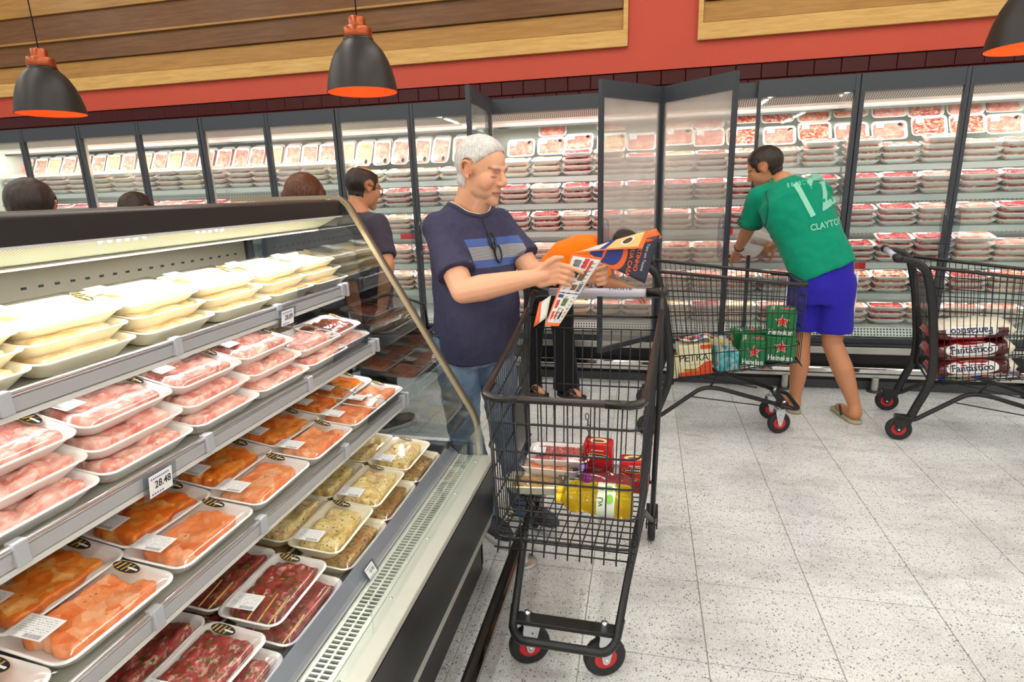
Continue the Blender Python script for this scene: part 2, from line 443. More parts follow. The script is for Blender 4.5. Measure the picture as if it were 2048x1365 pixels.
def door(parent, k, side, ang, glass):
    """side +1: hinged on post k and running right; -1: hinged on post k and running left"""
    f, g, h = _dm[side]; key = (side, glass.name)
    if key not in _gm: _gm[key] = g.mesh('glass', [glass])
    px = mx(k) + side * .004
    d = link('door', f, parent, Vector((px, DY, 0)) - Vector(parent.location), (0, 0, ang)); link('glass', _gm[key], d); link('handle', h, d)
SHELF_Z = [1.555, 1.350, 1.135, .885, .665]     # front lips
DECK_Z = .445
SH_Y0 = [4.72, 4.67, 4.65, 4.63, 4.62]; TILT = math.radians(13)
BACKY = 5.22
glass_for = {-10: m_glass, -9: m_glass, -8: fog_lo, -7: m_glass, -6: m_glass, -5: fog_lo, -4: fog_lo, -3: fog_mid, -2: fog_mid, -1: fog_hi, 0: fog_hi, 1: fog_mid, 2: m_glass, 3: fog_lo, 4: m_glass, 5: m_glass}
fl = ['wall fridge with glass doors at the far left behind the dark-haired heads', 'wall fridge with glass doors behind the man wearing glasses',
      'wall fridge with two pairs of doors standing open behind the flyer', 'wall fridge with closed glass doors behind the rightmost trolley']
for ci, k0 in enumerate((-10, -6, -2, 2)):
    xa, xb = mx(k0), mx(k0 + 4); F = thing('display_fridge', fl[ci], 'fridge', ((xa + xb) / 2, DY, 0), 0, 'glass-door wall fridges')
    L = Vector(F.location)
    def P(name, m, *boxes, **kw):
        b = MB()
        for q in boxes: b.box(Vector(q[0]) - L, Vector(q[1]) - L, q[2] if len(q) > 2 else 0)
        return b.build(name, m, F, **kw)
    P('back_panel', m_fr_in, ((xa, BACKY, .2), (xb, BACKY + .04, 2.12)))
    if ci == 0: P('side_panel', m_fr_in, ((xa, 4.56, .3), (xa + .004, BACKY, 2.1)))
    if ci == 3: P('side_panel', m_fr_in, ((xb - .004, 4.56, .3), (xb, BACKY, 2.1)))
    P('top_housing', m_charcoal, ((xa, 4.53, 2.06), (xb, BACKY + .04, 2.125)))
    P('header_box', m_charcoal, ((xa, 4.53, 2.025), (xb, 4.62, 2.06)))
    MB().quad(*[Vector(q) - L for q in ((xa, 4.60, 2.03), (xb, 4.60, 2.03), (xb, 4.66, 1.985), (xa, 4.66, 1.985))]).build('air_outlet', m_airgrille, F)
    MB().quad(*[Vector(q) - L for q in ((xa, 4.66, 1.985), (xb, 4.66, 1.985), (xb, 4.80, 1.955), (xa, 4.80, 1.955))]).build('canopy_underside', m_steel_m, F)
    P('canopy_edge', m_black, ((xa, 4.80, 1.942), (xb, 4.815, 1.957)))
    P('interior_roof', m_fr_in, ((xa, 4.8, 2.0), (xb, BACKY, 2.02)))
    P('base_panel', m_black, ((xa, 4.47, .06), (xb, 4.56, .335)))
    P('toe_kick', mat('grey_toe_kick', (72, 74, 78), .5), ((xa, 4.455, .0), (xb, 4.54, .062)))
    P('steel_strip', m_steel, ((xa, 4.452, .262), (xb, 4.472, .312)), bevel=.004)
    P('door_sill', m_charcoal, ((xa, 4.462, .318), (xb, 4.545, .333)))
    P('inner_base', m_fr_in, ((xa, 4.56, .30), (xb, BACKY, .36)))
    MB().quad(*[Vector(q) - L for q in ((xa, 4.535, .375), (xb, 4.535, .375), (xb, 4.565, .437), (xa, 4.565, .437))]).build('bottom_grille', m_botgrille, F)
    P('base_deck', m_fr_shelf, ((xa, 4.565, .425), (xb, BACKY, DECK_Z)))
    for si, z in enumerate(SHELF_Z):
        y0 = SH_Y0[si]; dz = (BACKY - y0) * math.tan(TILT)
        s = MB().rings([[Vector((x, y0, z - .012)) - L, Vector((x, BACKY, z + dz - .012)) - L, Vector((x, BACKY, z + dz)) - L, Vector((x, y0, z)) - L] for x in (xa + .005, xb - .005)], 0, False).build('shelf', m_fr_shelf, F)
        MB().box(Vector((xa + .006, y0 - .014, z - .034)) - L, Vector((xb - .006, y0, z + .006)) - L).build('price_rail', m_raillt, s)
        MB().quad(*[Vector(q) - L for q in ((xa, BACKY - .004, z - .10), (xb, BACKY - .004, z - .10), (xb, BACKY - .004, z - .03), (xa, BACKY - .004, z - .03))]).build('slotted_strip', m_backslot, F)
    for k in range(k0, k0 + 5, 2):
        P('door_post', m_steel, ((mx(k) - (.012 if k > k0 else 0), 4.522, .34), (mx(k) + (.012 if k < k0 + 4 else 0), 4.56, 2.1)))
    for k in range(k0, k0 + 4):
        side, hk = (1, k) if (k % 2 == 0) else (-1, k + 1)
        ang = {-2: math.radians(-88.5), -1: math.radians(51.0), 0: math.radians(-45.8)}.get(k, 0.0)
        door(F, hk, side, ang, glass_for[k])
    P('bumper_rail', m_chrome, ((xa, 4.395, .135), (xb, 4.42, .178)), bevel=.01)
    P('bumper_strip', m_steel, ((xa, 4.40, .105), (xb, 4.43, .128)))
    for xx in np.arange(xa + .28, xb, .95):
        p = MB().lathe([(.024, .0), (.024, .11)], Vector((xx, 4.412, 0)) - L, 14).build('bumper_post', m_steel, F)
        MB().lathe([(.0, .012), (.045, .012), (.048, .0)], Vector((xx, 4.412, 0)) - L, 18).build('foot_flange', m_charcoal, p)
    area_light('fridge_strip_light', ((xa + xb) / 2, 4.66, 1.95), (0, .5, -1), xb - xa - .1, .05, FRIDGE_W, (1, .97, .92))
    for si, z in enumerate(SHELF_Z):
        area_light('shelf_fill_light', ((xa + xb) / 2, SH_Y0[si] + .02, z - .02), (0, .45, -1), xb - xa - .1, .015, FRIDGE_W * .22, (1, .95, .92))
# red price cards clipped to the rails
for i, (x, zi, w) in enumerate([(-.30, 2, .11), (.78, 1, .09), (.60, 2, .06), (1.50, 3, .07), (-1.92, 2, .14), (.05, 2, .05)]):
    tag(MB().box((-w / 2, -.002, -.022), (w / 2, .002, .022)).build('price_card', m_redtag, None, (x, SH_Y0[zi] - .017, SHELF_Z[zi] - .012)),
        'small red price card on a fridge shelf edge, %s counted from the left' % ['third', 'sixth', 'fifth', 'seventh', 'first', 'fourth'][i], 'price card', 'red price cards')
# wire dividers standing on the shelves
def divider(x, si):
    z = SHELF_Z[si]; y0 = SH_Y0[si]; b = MB(); loc = Vector((x, y0 + .2, z + .2 * math.tan(TILT)))
    top = .13
    b.tube([(0, -.18, -.02), (0, -.18, top - .02), (0, .2, top + .04), (0, .2, .04)], .0022, 5)
    for q in np.linspace(-.15, .18, 8): b.tube([(0, q, q * math.tan(TILT)), (0, q, top + q * .12)], .0016, 4)
    for h in (.05, .09): b.tube([(0, -.18, h - .02), (0, .2, h + .03)], .0016, 4)
    return b.build('wire_divider', m_steel, None, loc)
for i, (x, si, w) in enumerate([(-.92, 1, 'second'), (-.92, 2, 'third'), (1.27, 0, 'top'), (-2.62, 0, 'top'), (-4.45, 0, 'top')]):
    tag(divider(x, si), 'bent wire divider on the %s fridge shelf, %s' % (w, ['behind the flyer reader', 'under another divider behind the flyer reader', 'above the green-shirted man', 'near the brown-haired head', 'far left']
        [i]), 'divider', 'wire shelf dividers')
# ================================================================== packed meat trays
TL, TWd, THt = .234, .155, .037      # foam tray: length, width, height
def tray_mb(nc=5, L=TL, Wd=TWd, H=THt, rim=True):
    b = MB()
    prof = [(.80, .64, 0.0, .03), (.83, .69, .004, .034), (.955, .93, H - .006, .030), (1.0, 1.0, H - .002, .028), (1.0, 1.0, H, .028),
            (.955, .925, H, .024), (.92, .88, H - .006, .026), (.80, .66, .008, .028)]
    if not rim: prof = [prof[0], prof[3], prof[4], prof[5], prof[7]]
    b.rings([[(x, y, z) for x, y in rrect(L * a, Wd * c, r, nc)] for a, c, z, r in prof], 0, True)
    return b
m_tray_y = mat('cream_foam_tray', (247, 240, 214), .5)
tray_hi = tray_mb(6).mesh('tray', [m_tray]); tray_hi_y = tray_mb(6).mesh('tray', [m_tray_y]); tray_lo = tray_mb(2, rim=False).mesh('tray', [m_tray])
def meat_mb(seed, lump=.035, amp=.014, nx=40, ny=26, L=TL * .80, Wd=TWd * .72, top=.034, base=.009, fill=1.0, mode='lump', edge=.02):
    """lumpy filling: every vertex height from overlapping rounded lumps"""
    r = random.Random(seed); pts = []
    n = int(L * Wd / (lump * lump) * 1.5)
    for _ in range(n):
        pts.append((r.uniform(-L / 2, L / 2) * fill, r.uniform(-Wd / 2, Wd / 2), r.uniform(.65, 1.25) * lump, r.uniform(.3, 1.0), r.uniform(0, PI)))
    vs = []; fs = []
    for j in range(ny + 1):
        for i in range(nx + 1):
            u, v = i / nx * 2 - 1, j / ny * 2 - 1
            wob = 1 + .07 * mnoise.noise((u * 3 + seed, v * 3, .5)) * (2 if fill < 1 else 1)
            x, y = u * L / 2 * fill * wob, v * Wd / 2 * wob
            h = 0
            for px, py, rad, hh, an in pts:
                ca, sa = math.cos(an), math.sin(an); dx, dy = x - px, y - py
                ex, ey = (dx * ca + dy * sa) / (rad * 1.35), (-dx * sa + dy * ca) / (rad * .8)
                d2 = ex * ex + ey * ey
                if d2 < 1: h = max(h, hh * math.sqrt(1 - d2))
            if mode == 'strips':
                h = .55 + .45 * abs(math.sin((x * .3 + y) * 60 + 2.5 * mnoise.noise((x * 14, y * 14, seed)))) ** .6
            if mode == 'ground':
                h = .75 + .35 * mnoise.noise((x * 260, y * 260, seed)) + .2 * mnoise.noise((x * 90, y * 90, seed))
            e = min(1.0, min(1 - abs(u), 1 - abs(v)) / .14); e = math.sqrt(max(0, e * (2 - e)))
            z = base + (top - base) * e + amp * (h - .5) * e + .0018 * mnoise.noise((x * 120, y * 120, seed)) * e
            sk = 1 - .13 * (1 - e); vs.append((x * (1 - .06 * (1 - e)), y * sk, max(base - .001, z)))
    for j in range(ny):
        for i in range(nx):
            a = j * (nx + 1) + i; fs.append((a, a + 1, a + nx + 2, a + nx + 1))
    return MB().add(vs, fs, 0, True)
def meat_mat(name, stops, scale=26, herb=0.0, fat=0.0, fatcol=(244, 214, 196), rough=.24, herbcol=(74, 104, 34), vor=34):
    t = NT(name); v = t.coord('Object')
    oi = t.node('ShaderNodeObjectInfo'); vm = t.node('ShaderNodeVectorMath'); vm.operation = 'ADD'
    cx = t.node('ShaderNodeCombineXYZ'); t.link(t.math('MULTIPLY', oi.outputs['Random'], 7.0), cx.inputs[0]); t.link(t.math('MULTIPLY', oi.outputs['Random'], 3.0), cx.inputs[2])
    t.link(v, vm.inputs[0]); t.link(cx.outputs[0], vm.inputs[1]); v = vm.outputs[0]
    n1 = t.noise(v, scale, 5, .62); vc = t.voro(v, vor, 'F1', 'Color'); s = t.node('ShaderNodeSeparateColor'); t.link(vc, s.inputs[0])
    c = t.ramp(t.math('ADD', t.math('MULTIPLY', n1, .75), t.math('MULTIPLY', s.outputs[0], .28)), stops)
    if fat:
        f = t.ramp(t.noise(t.scale_vec(v, (1, 1.6, 1)), 42, 4, .6), [(1 - fat - .06, (0, 0, 0)), (1 - fat + .06, (255, 255, 255))]); c = t.mix(f, c, lin(fatcol))
    if herb:
        h = t.ramp(t.noise(v, 120, 3, .6), [(1 - herb - .04, (0, 0, 0)), (1 - herb + .02, (255, 255, 255))]); c = t.mix(h, c, lin(herbcol))
    t.set(col=c, rough=rough, spec=.5, coat=.25); t.bump(n1, .25, .004); return t.m
K = {}
K['orange'] = meat_mat('orange_marinade', [(.25, (206, 78, 14)), (.42, (240, 116, 26)), (.58, (250, 152, 54)), (.76, (255, 198, 120))], herb=.30)
K['rust'] = meat_mat('rust_marinade', [(.25, (222, 104, 48)), (.48, (246, 150, 90)), (.72, (252, 194, 150))], herb=.29)
K['skewer'] = meat_mat('skewered_beef', [(.25, (92, 18, 20)), (.5, (150, 46, 44)), (.8, (196, 92, 82))], 30, herb=.41, fat=.36, fatcol=(222, 160, 140))
K['cubes'] = meat_mat('cubed_beef', [(.2, (110, 26, 30)), (.5, (172, 62, 62)), (.8, (212, 112, 104))], 30, herb=.41, fat=.40, fatcol=(232, 186, 168))
K['herb'] = meat_mat('herbed_chicken', [(.25, (196, 150, 76)), (.42, (236, 208, 134)), (.58, (246, 228, 168)), (.75, (236, 176, 138))], 22, herb=.37)
K['brine'] = meat_mat('brown_herb_cut', [(.25, (128, 82, 44)), (.5, (176, 128, 78)), (.8, (214, 178, 124))], 22, herb=.42)
K['pink'] = meat_mat('pink_pieces', [(.25, (206, 104, 90)), (.48, (236, 158, 142)), (.72, (250, 208, 192))], 26, fat=.42)
K['pale'] = meat_mat('pale_fillets', [(.25, (232, 190, 130)), (.5, (246, 216, 166)), (.8, (252, 236, 206))], 18)
K['ground'] = meat_mat('ground_beef', [(.25, (120, 18, 22)), (.5, (178, 46, 48)), (.8, (214, 104, 98))], 120, fat=.36, vor=160)
K['red'] = meat_mat('red_steak', [(.25, (150, 30, 38)), (.5, (192, 66, 68)), (.8, (222, 124, 116))], 24, fat=.36)
K['rosy'] = meat_mat('rosy_cut', [(.25, (206, 112, 100)), (.5, (228, 150, 134)), (.8, (244, 196, 178))], 20, fat=.36)
K['bacon'] = meat_mat('streaky_cut', [(.25, (166, 40, 42)), (.5, (204, 86, 78)), (.8, (232, 160, 130))], 20, fat=.45, fatcol=(246, 214, 180))
K['peach'] = meat_mat('peach_cut', [(.25, (226, 160, 116)), (.5, (242, 196, 154)), (.8, (250, 222, 190))], 20)
# printed label: white paper with grey print lines and a bar code (flat print)
t = NT('printed_label'); v = t.coord('Generated'); s = t.node('ShaderNodeSeparateXYZ'); t.link(v, s.inputs[0])
ln = t.math('GREATER_THAN', t.math('FRACT', t.math('MULTIPLY', s.outputs[1], 11.0)), .62)
wd = t.math('GREATER_THAN', t.noise(t.scale_vec(v, (26, 11, 1)), 1.0, 2), .5)
inside = t.math('MULTIPLY', t.math('LESS_THAN', t.math('ABSOLUTE', t.math('SUBTRACT', s.outputs[0], .5)), .42), t.math('LESS_THAN', t.math('ABSOLUTE', t.math('SUBTRACT', s.outputs[1], .58)), .34))
pr = t.math('MULTIPLY', t.math('MULTIPLY', ln, wd), inside)
bar = t.math('MULTIPLY', t.math('MULTIPLY', t.math('GREATER_THAN', t.noise(t.scale_vec(v, (70, .01, 1)), 1.0, 1), .5), t.math('LESS_THAN', t.math('ABSOLUTE', t.math('SUBTRACT', s.outputs[1], .13)), .085)),
             t.math('LESS_THAN', t.math('ABSOLUTE', t.math('SUBTRACT', s.outputs[0], .68)), .24))
t.set(col=t.mix(t.math('MAXIMUM', t.math('MULTIPLY', pr, .6), bar), lin((246, 247, 246)), lin((60, 62, 70))), rough=.45); m_printed = t.m
m_gold = mat('gold_print', (206, 168, 70), .4)
def stripy(mb, a, b, n, z, tilt=0.0):
    """black oval badge with gold diagonal bars"""
    N = 22
    mb.rings([[(a * math.cos(2 * PI * k / N), b * math.sin(2 * PI * k / N), zz) for k in range(N)] for zz in (z, z + .0006)], 0, False)
    mb.rings([[((a + q) * math.cos(2 * PI * k / N), (b + q) * math.sin(2 * PI * k / N), zz) for k in range(N)] for q, zz in ((.0008, z - .0001), (.0008, z + .0003))], 1, False)
    for i in range(n):
        x = (-.72 + 1.05 * i / max(1, n - 1)) * a; hh = b * .78 * math.sqrt(max(.05, 1 - (x / a) ** 2))
        w = a * .055
        mb.quad((x - w - hh * .25, -hh, z + .0009), (x + w - hh * .25, -hh, z + .0009), (x + w + hh * .25, hh, z + .0009), (x - w + hh * .25, hh, z + .0009), 1)
    mb.quad((a * .12, -b * .16, z + .0010), (a * .86, -b * .16, z + .0010), (a * .86, b * .16, z + .0010), (a * .12, b * .16, z + .0010), 2)
    return mb
sticker_me = stripy(MB(), .0255, .0135, 4, 0).mesh('sticker', [m_ink, m_gold, m_labelw])
label_me = MB().box((-.034, -.024, 0), (.034, .024, .0006)).mesh('label', [m_printed])
# cling film: sheet sagging between the rims
def film_mb(top):
    nx, ny = 18, 12; vs = []; fs = []
    for j in range(ny + 1):
        for i in range(nx + 1):
            u, v = i / nx * 2 - 1, j / ny * 2 - 1
            e = min(1, min(1 - abs(u), 1 - abs(v)) / .2)
            z = THt + .0012 + (top - THt) * e * (2 - e) + .0014 * mnoise.noise((u * 4, v * 4, top * 50)) * e
            vs.append((u * TL * .488, v * TWd * .488, z))
    for j in range(ny):
        for i in range(nx):
            a = j * (nx + 1) + i; fs.append((a, a + 1, a + nx + 2, a + nx + 1))
    return MB().add(vs, fs, 0, True).mesh('film', [m_film])
film_me = film_mb(.047)
meat_me = {}
def meat_for(kind, var):
    key = (kind, var)
    if key not in meat_me:
        kw = dict(orange=dict(lump=.040, amp=.018), rust=dict(lump=.050, amp=.015), skewer=dict(lump=.022, amp=.013, L=TL * .84, Wd=TWd * .78), cubes=dict(lump=.022, amp=.015, top=.037, L=TL * .84, Wd=TWd * .80),
                  herb=dict(lump=.036, amp=.020, top=.036), brine=dict(lump=.05, amp=.012), pink=dict(lump=.034, amp=.018, L=TL * .84, Wd=TWd * .76), pale=dict(lump=.05, amp=.010), ground=dict(mode='ground', amp=.006))[kind]
        fill = .94 if kind in ('orange', 'rust', 'herb') else 1.0
        meat_me[key] = meat_mb(hash(key[1]) % 97 + len(kind) * 11, fill=fill, **kw).mesh('filling', [K[kind]])
    return meat_me[key]
m_stick = mat('bamboo_stick', (226, 190, 110), .5)
stick_me = MB().tube([(-.022, 0, -.004), (.055, 0, .004)], .0019, 6).mesh('skewer', [m_stick])
def pack(kind, loc, rot, label, var=0, film=True, lab=True, sticker=True, tray=None, group='packed trays on the sloping counter', flip=1, skew=0):
    """rot: euler of the tray; its long side runs along local x"""
    o = thing('meat_pack', label, 'meat pack', loc, 0, group); o.rotation_euler = rot
    link('tray', tray or (tray_hi_y if kind in ('herb', 'brine', 'pale') else tray_hi), o)
    m = link('filling', meat_for(kind, var), o)
    if flip < 0: m.rotation_euler = (0, 0, PI)
    if lab: link('label', label_me, o, (-.074, .026 * flip, .0485), (0, 0, -PI / 2 + .06))
    if sticker:
        link('sticker', sticker_me, o, (.093, .020, .0455), (0, math.radians(12), -PI / 2 + .12))
    if film: link('film', film_me, o)
    for q in range(skew):
        link('skewer', stick_me, o, (-.086, -.052 + q * .026, .0400), (0, -.06, .05 * (q - 1)))
    return o
# ================================================================== fridge stock
def lo_meat(seed, mt, mode):
    return meat_mb(seed, lump=.05, amp=.012, nx=14, ny=9, top=.038, mode=mode, L=TL * .91, Wd=TWd * .86).mesh('filling', [mt])
LO = {k: [lo_meat(i * 7 + len(k), K[k], 'strips' if k == 'bacon' else 'lump') for i in range(2)] for k in ('red', 'rosy', 'bacon', 'peach')}
lo_sticker = MB().rings([[(.021 * math.cos(2 * PI * k / 10), .014 * math.sin(2 * PI * k / 10), z) for k in range(10)] for z in (0, .001)], 0, False).mesh('sticker', [m_ink])
lo_label = MB().box((-.027, -.019, 0), (.027, .019, .001)).mesh('label', [m_labelw])
TRAYW = .2494
WORD = {'red': 'red', 'rosy': 'rosy pink', 'bacon': 'streaky red', 'peach': 'pale peach'}
def kind_at(x, level, r):
    if level == 'lean': opts = (['peach', 'rosy', 'rosy'] if x < .6 else ['bacon', 'bacon', 'rosy'])
    elif x < -1.2: opts = ['rosy', 'rosy', 'peach'] if level <= 0 else ['red', 'rosy']
    elif level == 0: opts = ['peach', 'rosy', 'red'] if x < .6 else ['bacon', 'rosy']
    elif level in (1, 2): opts = ['red', 'red', 'rosy']
    elif level == 3: opts = ['rosy', 'red', 'bacon'] if x < .6 else ['red', 'rosy']
    elif level == 4: opts = ['rosy', 'bacon'] if x < 1.3 else ['bacon', 'bacon', 'red']
    else: opts = ['rosy', 'peach', 'red'] if x < 1 else ['red', 'rosy']
    return r.choice(opts)
r4 = random.Random(11)
PAIR = {-2: 'fridge behind raised flyer', 0: 'fridge behind green-shirted man', 2: 'fridge at right edge'}
SHN = ['top shelf', 'second shelf', 'third shelf', 'fourth shelf', 'fifth shelf', 'bottom deck']
bulk = MB(); bulkm = [m_tray, K['red'], K['rosy'], K['bacon'], K['peach'], m_ink, m_labelw]; bidx = {'red': 1, 'rosy': 2, 'bacon': 3, 'peach': 4}
def add_mesh(mb, me, M_, mi):
    mb.add([M_ @ v.co for v in me.vertices], [list(p.vertices) for p in me.polygons], mi, True)
npack = 0
def stock(x, y, z, tilt, kind, top, label, group, single, yaw=0.0):
    global npack
    M_ = Matrix.Translation((x, y, z)) @ Matrix.Rotation(yaw, 4, 'Z') @ Matrix.Rotation(tilt, 4, 'X')
    var = r4.randint(0, 1); fl = PI if r4.random() < .5 else 0
    if single:
        npack += 1
        o = tag(link('meat_pack', tray_lo), label, 'meat pack', group); o.matrix_world = M_
        link('filling', LO[kind][var], o, None, (0, 0, fl))
        if top:
            link('label', lo_label, o, (-.062, .034, .0445)); link('sticker', lo_sticker, o, (.075, .042, .040))
    else:
        add_mesh(bulk, tray_lo, M_, 0); add_mesh(bulk, LO[kind][var], M_, bidx[kind])
        if top: add_mesh(bulk, lo_label, M_ @ Matrix.Translation((-.062, .034, .0445)), 6); add_mesh(bulk, lo_sticker, M_ @ Matrix.Translation((.075, .042, .040)), 5)
for k in range(-10, 6, 2):
    single = -2 <= k < 4; nm = PAIR.get(k)
    for ccol in range(5):
        x = mx(k) + .012 + (ccol + .5) * (2 * DX - .024) / 5
        cn = ORD[ccol]
        # packs leaning up at the very top
        for row in range((2 if k >= 0 or ccol in (1, 3) else 1) if single else 0):
            kd = kind_at(x, 'lean', r4)
            stock(x + r4.uniform(-.012, .012), 5.03 + .075 * row, 1.70 + row * .15 + r4.uniform(-.01, .02) + .10, math.radians(r4.uniform(58, 68)), kd, True,
                  '%s pack, %s in %s leaning row, %s' % (WORD[kd], cn, ['lower', 'upper'][row], nm), 'packs leaning along the fridge tops', single, r4.uniform(-.04, .04))
        for si in range(6):
            hidden = k <= -6 and si >= 2 or (k == -4 and si >= 5)
            if hidden: continue
            if si < 5: z0, y0 = SHELF_Z[si], SH_Y0[si]
            else: z0, y0 = DECK_Z, 4.60
            tl = TILT if si < 5 else math.radians(4)
            n = r4.choice({0: [3, 3, 4], 1: [3, 3], 2: [3, 3], 3: [3, 3, 4], 4: [3, 3], 5: [3, 3]}[si])
            if k <= -6: n = 4 if si == 0 else 2
            if k == -4 and si == 0: n = 2
            base_kd = kind_at(x, si, r4)
            jit = r4.uniform(-.006, .006)
            for q in range(n):
                dep = TWd / 2 + .006
                yy = y0 + dep * math.cos(tl) - (.0455 * q) * math.sin(tl) + r4.uniform(0, .006)
                zz = z0 + .002 + (dep) * math.sin(tl) + .0455 * q * math.cos(tl)
                lay = 'top' if q == n - 1 else ('bottom' if q == 0 else ('middle' if n == 3 else ['', 'second lowest', 'second highest'][q]))
                stock(x + jit + r4.uniform(-.004, .004), yy, zz, tl, base_kd, q == n - 1,
                      '%s pack, %s of %s stack, %s, %s' % (WORD[base_kd], lay, cn, SHN[si], nm), 'stacked packs in the wall fridges', single, r4.uniform(-.03, .03))
for i in range(28):
    x = -6.1 + i * .176
    for q in range(2):
        kd = kind_at(x, 'lean', r4)
        M_ = Matrix.Translation((x + r4.uniform(-.01, .01), 4.97 + .05 * q, 1.80 + .02 * q)) @ Matrix.Rotation(math.radians(64), 4, 'X') @ Matrix.Rotation(PI / 2 + r4.uniform(-.06, .06), 4, 'Z')
        add_mesh(bulk, tray_lo, M_, 0); add_mesh(bulk, LO[kd][i % 2], M_, bidx[kd]); add_mesh(bulk, lo_label, M_ @ Matrix.Translation((-.075, .03, .0445)), 6); add_mesh(bulk, lo_sticker, M_ @ Matrix.Translation((-.08, -.035, .043)), 5)
b = stuff(bulk.build('stacked_meat_packs', bulkm)); tag(b, 'rows of pink meat packs filling the far fridges at left', 'meat packs')
# ================================================================== sloping meat counter
CY0, CY1 = -1.2, 1.965
m_case_steel = mat('counter_steel', (196, 194, 182), .38, metal=.35, var=.08, vscale=14)
m_shelfrail = mat('grey_white_shelf_rail', (178, 179, 181), .28, spec=.6)
m_railchrome = mat('bright_rail_tube', (236, 236, 238), .12, metal=.85)
m_clip = mat('grey_clip', (176, 178, 184), .35)
t = NT('honeycomb_panel'); v = t.coord('World'); s = t.node('ShaderNodeSeparateXYZ'); t.link(v, s.inputs[0])
hc = t.math('MULTIPLY', t.math('LESS_THAN', t.math('FRACT', t.math('MULTIPLY', s.outputs[1], 125)), .34), 1.0)
t.set(col=t.mix(hc, lin((158, 166, 148)), lin((118, 126, 110))), rough=.6); m_honey = t.m
m_plate = mat('warm_slotted_steel', (142, 138, 124), .4, metal=.4, var=.08, vscale=8)
case = thing('meat_counter', 'long open sloping refrigerated meat counter with dark canopy in the foreground', 'counter', (-1.0, .4, 0))
CO = Vector(case.location)
def cp(name, m, poly, y0=CY0, y1=CY1, bevel=0, parent=None):
    """part with a constant section (x, z) along y"""
    return MB().prism(poly, lambda u, v, d: Vector((u, d, v)) - CO, y0, y1).build(name, m, parent or case, bevel=bevel)
def cbx(name, m, lo, hi, bevel=0, parent=None):
    return MB().box(Vector(lo) - CO, Vector(hi) - CO).build(name, m, parent or case, bevel=bevel)
# body
cp('front_panel', m_black_plastic, [(-.535, .475), (-.538, .40), (-.548, .26), (-.60, .22), (-.62, .22), (-.62, .475)])
cp('steel_strip', m_case_steel, [(-.552, .252), (-.548, .262), (-.56, .205), (-.575, .195), (-.60, .195), (-.60, .252)])
cp('kick_panel', m_case_dark, [(-.60, 0), (-.60, .20), (-.64, .20), (-.64, 0)])
cp('front_trim', m_case_steel, [(-.535, .478), (-.535, .498), (-.60, .503), (-.60, .478)], bevel=.003)
gr = cbx('ledge', m_case_steel, (-.612, CY0, .470), (-.600, CY1, .503))
cbx('ledge', m_case_steel, (-.672, CY0, .470), (-.658, CY1, .503))
# the slotted ledge grille: real bars with gaps, dark duct below
cbx('air_duct', mat('duct_dark', (30, 38, 48), .6), (-.66, CY0, .44), (-.61, CY1, .46))
g = MB()
for y in np.arange(.35, CY1 - .01, .0135):
    g.box(Vector((-.660, y, .497)) - CO, Vector((-.610, y + .0048, .502)) - CO)
g.box(Vector((-.638, CY0, .496)) - CO, Vector((-.632, CY1, .5022)) - CO)
g.box(Vector((-.660, CY0, .494)) - CO, Vector((-.610, .35, .500)) - CO)
g.build('ledge_grille', m_case_steel, case)
for y in (.62, .88, 1.14, 1.40, 1.66, 1.9):
    MB().lathe([(.0, .0022), (.004, .002), (.005, 0)], Vector((-.588, y, .502)) - CO, 10).build('screw', m_chrome, case)
# low glass upstand in two panes
for y0, y1 in ((CY0, 1.018), (1.022, CY1 - .004)):
    cbx('front_glass', m_glass, (-.580, y0, .500), (-.574, y1, .635))
# price strip in front of the deck
cp('price_strip', m_acryl, [(-.672, .503), (-.676, .503), (-.704, .562), (-.700, .563)])
cp('price_strip_base', mat('grey_violet_strip', (172, 174, 172), .5), [(-.676, .500), (-.672, .506), (-.706, .540), (-.712, .534)])
cp('deck', m_case_steel, [(-.70, .500), (-1.40, .560), (-1.40, .54), (-.70, .48)])
cp('tub', m_case_dark, [(-.62, .20), (-.62, .47), (-.70, .478), (-1.40, .535), (-1.50, .54), (-1.50, .02), (-.66, .02)])
cp('back_wall', m_case_dark, [(-1.50, .02), (-1.50, 1.40), (-1.56, 1.40), (-1.56, .02)])
cp('inner_back', m_plate, [(-1.44, .54), (-1.44, 1.36), (-1.452, 1.36), (-1.452, .54)])
# slotted back plates: real slots are dark recessed inserts
m_slot = mat('slot_dark', (24, 26, 30), .6)
for y0, y1, zz in ((-.6, .86, (1.17, 1.335)), (1.02, 1.90, (1.17, 1.335)), (.3, 1.90, (.985, 1.10)), (.3, 1.90, (.78, .90))):
    p = cbx('slotted_plate', m_plate, (-1.436, y0, zz[0]), (-1.430, y1, zz[1]), bevel=.002)
    sl = MB()
    for row, z in enumerate((zz[0] + .06, zz[0] + .105) if zz[0] > 1.1 else (zz[0] + .05,)):
        for y in np.arange(max(y0, .2) + .05 + .012 * row, y1 - .03, .042):
            sl.box(Vector((-1.4296, y, z - .003)) - CO, Vector((-1.4290, y + .013, z + .003)) - CO)
    stuff(sl.build('slot_row', m_slot, p))
for y in (.90, .95): cbx('mullion_strut', m_steel, (-1.44, y, .6), (-1.41, y + .03, 1.3))
cbx('mullion_cover', m_steel, (-1.44, .87, 1.27), (-1.405, 1.01, 1.345))
cbx('end_post', m_charcoal, (-1.47, CY1 - .06, .55), (-1.42, CY1 - .03, 1.36))
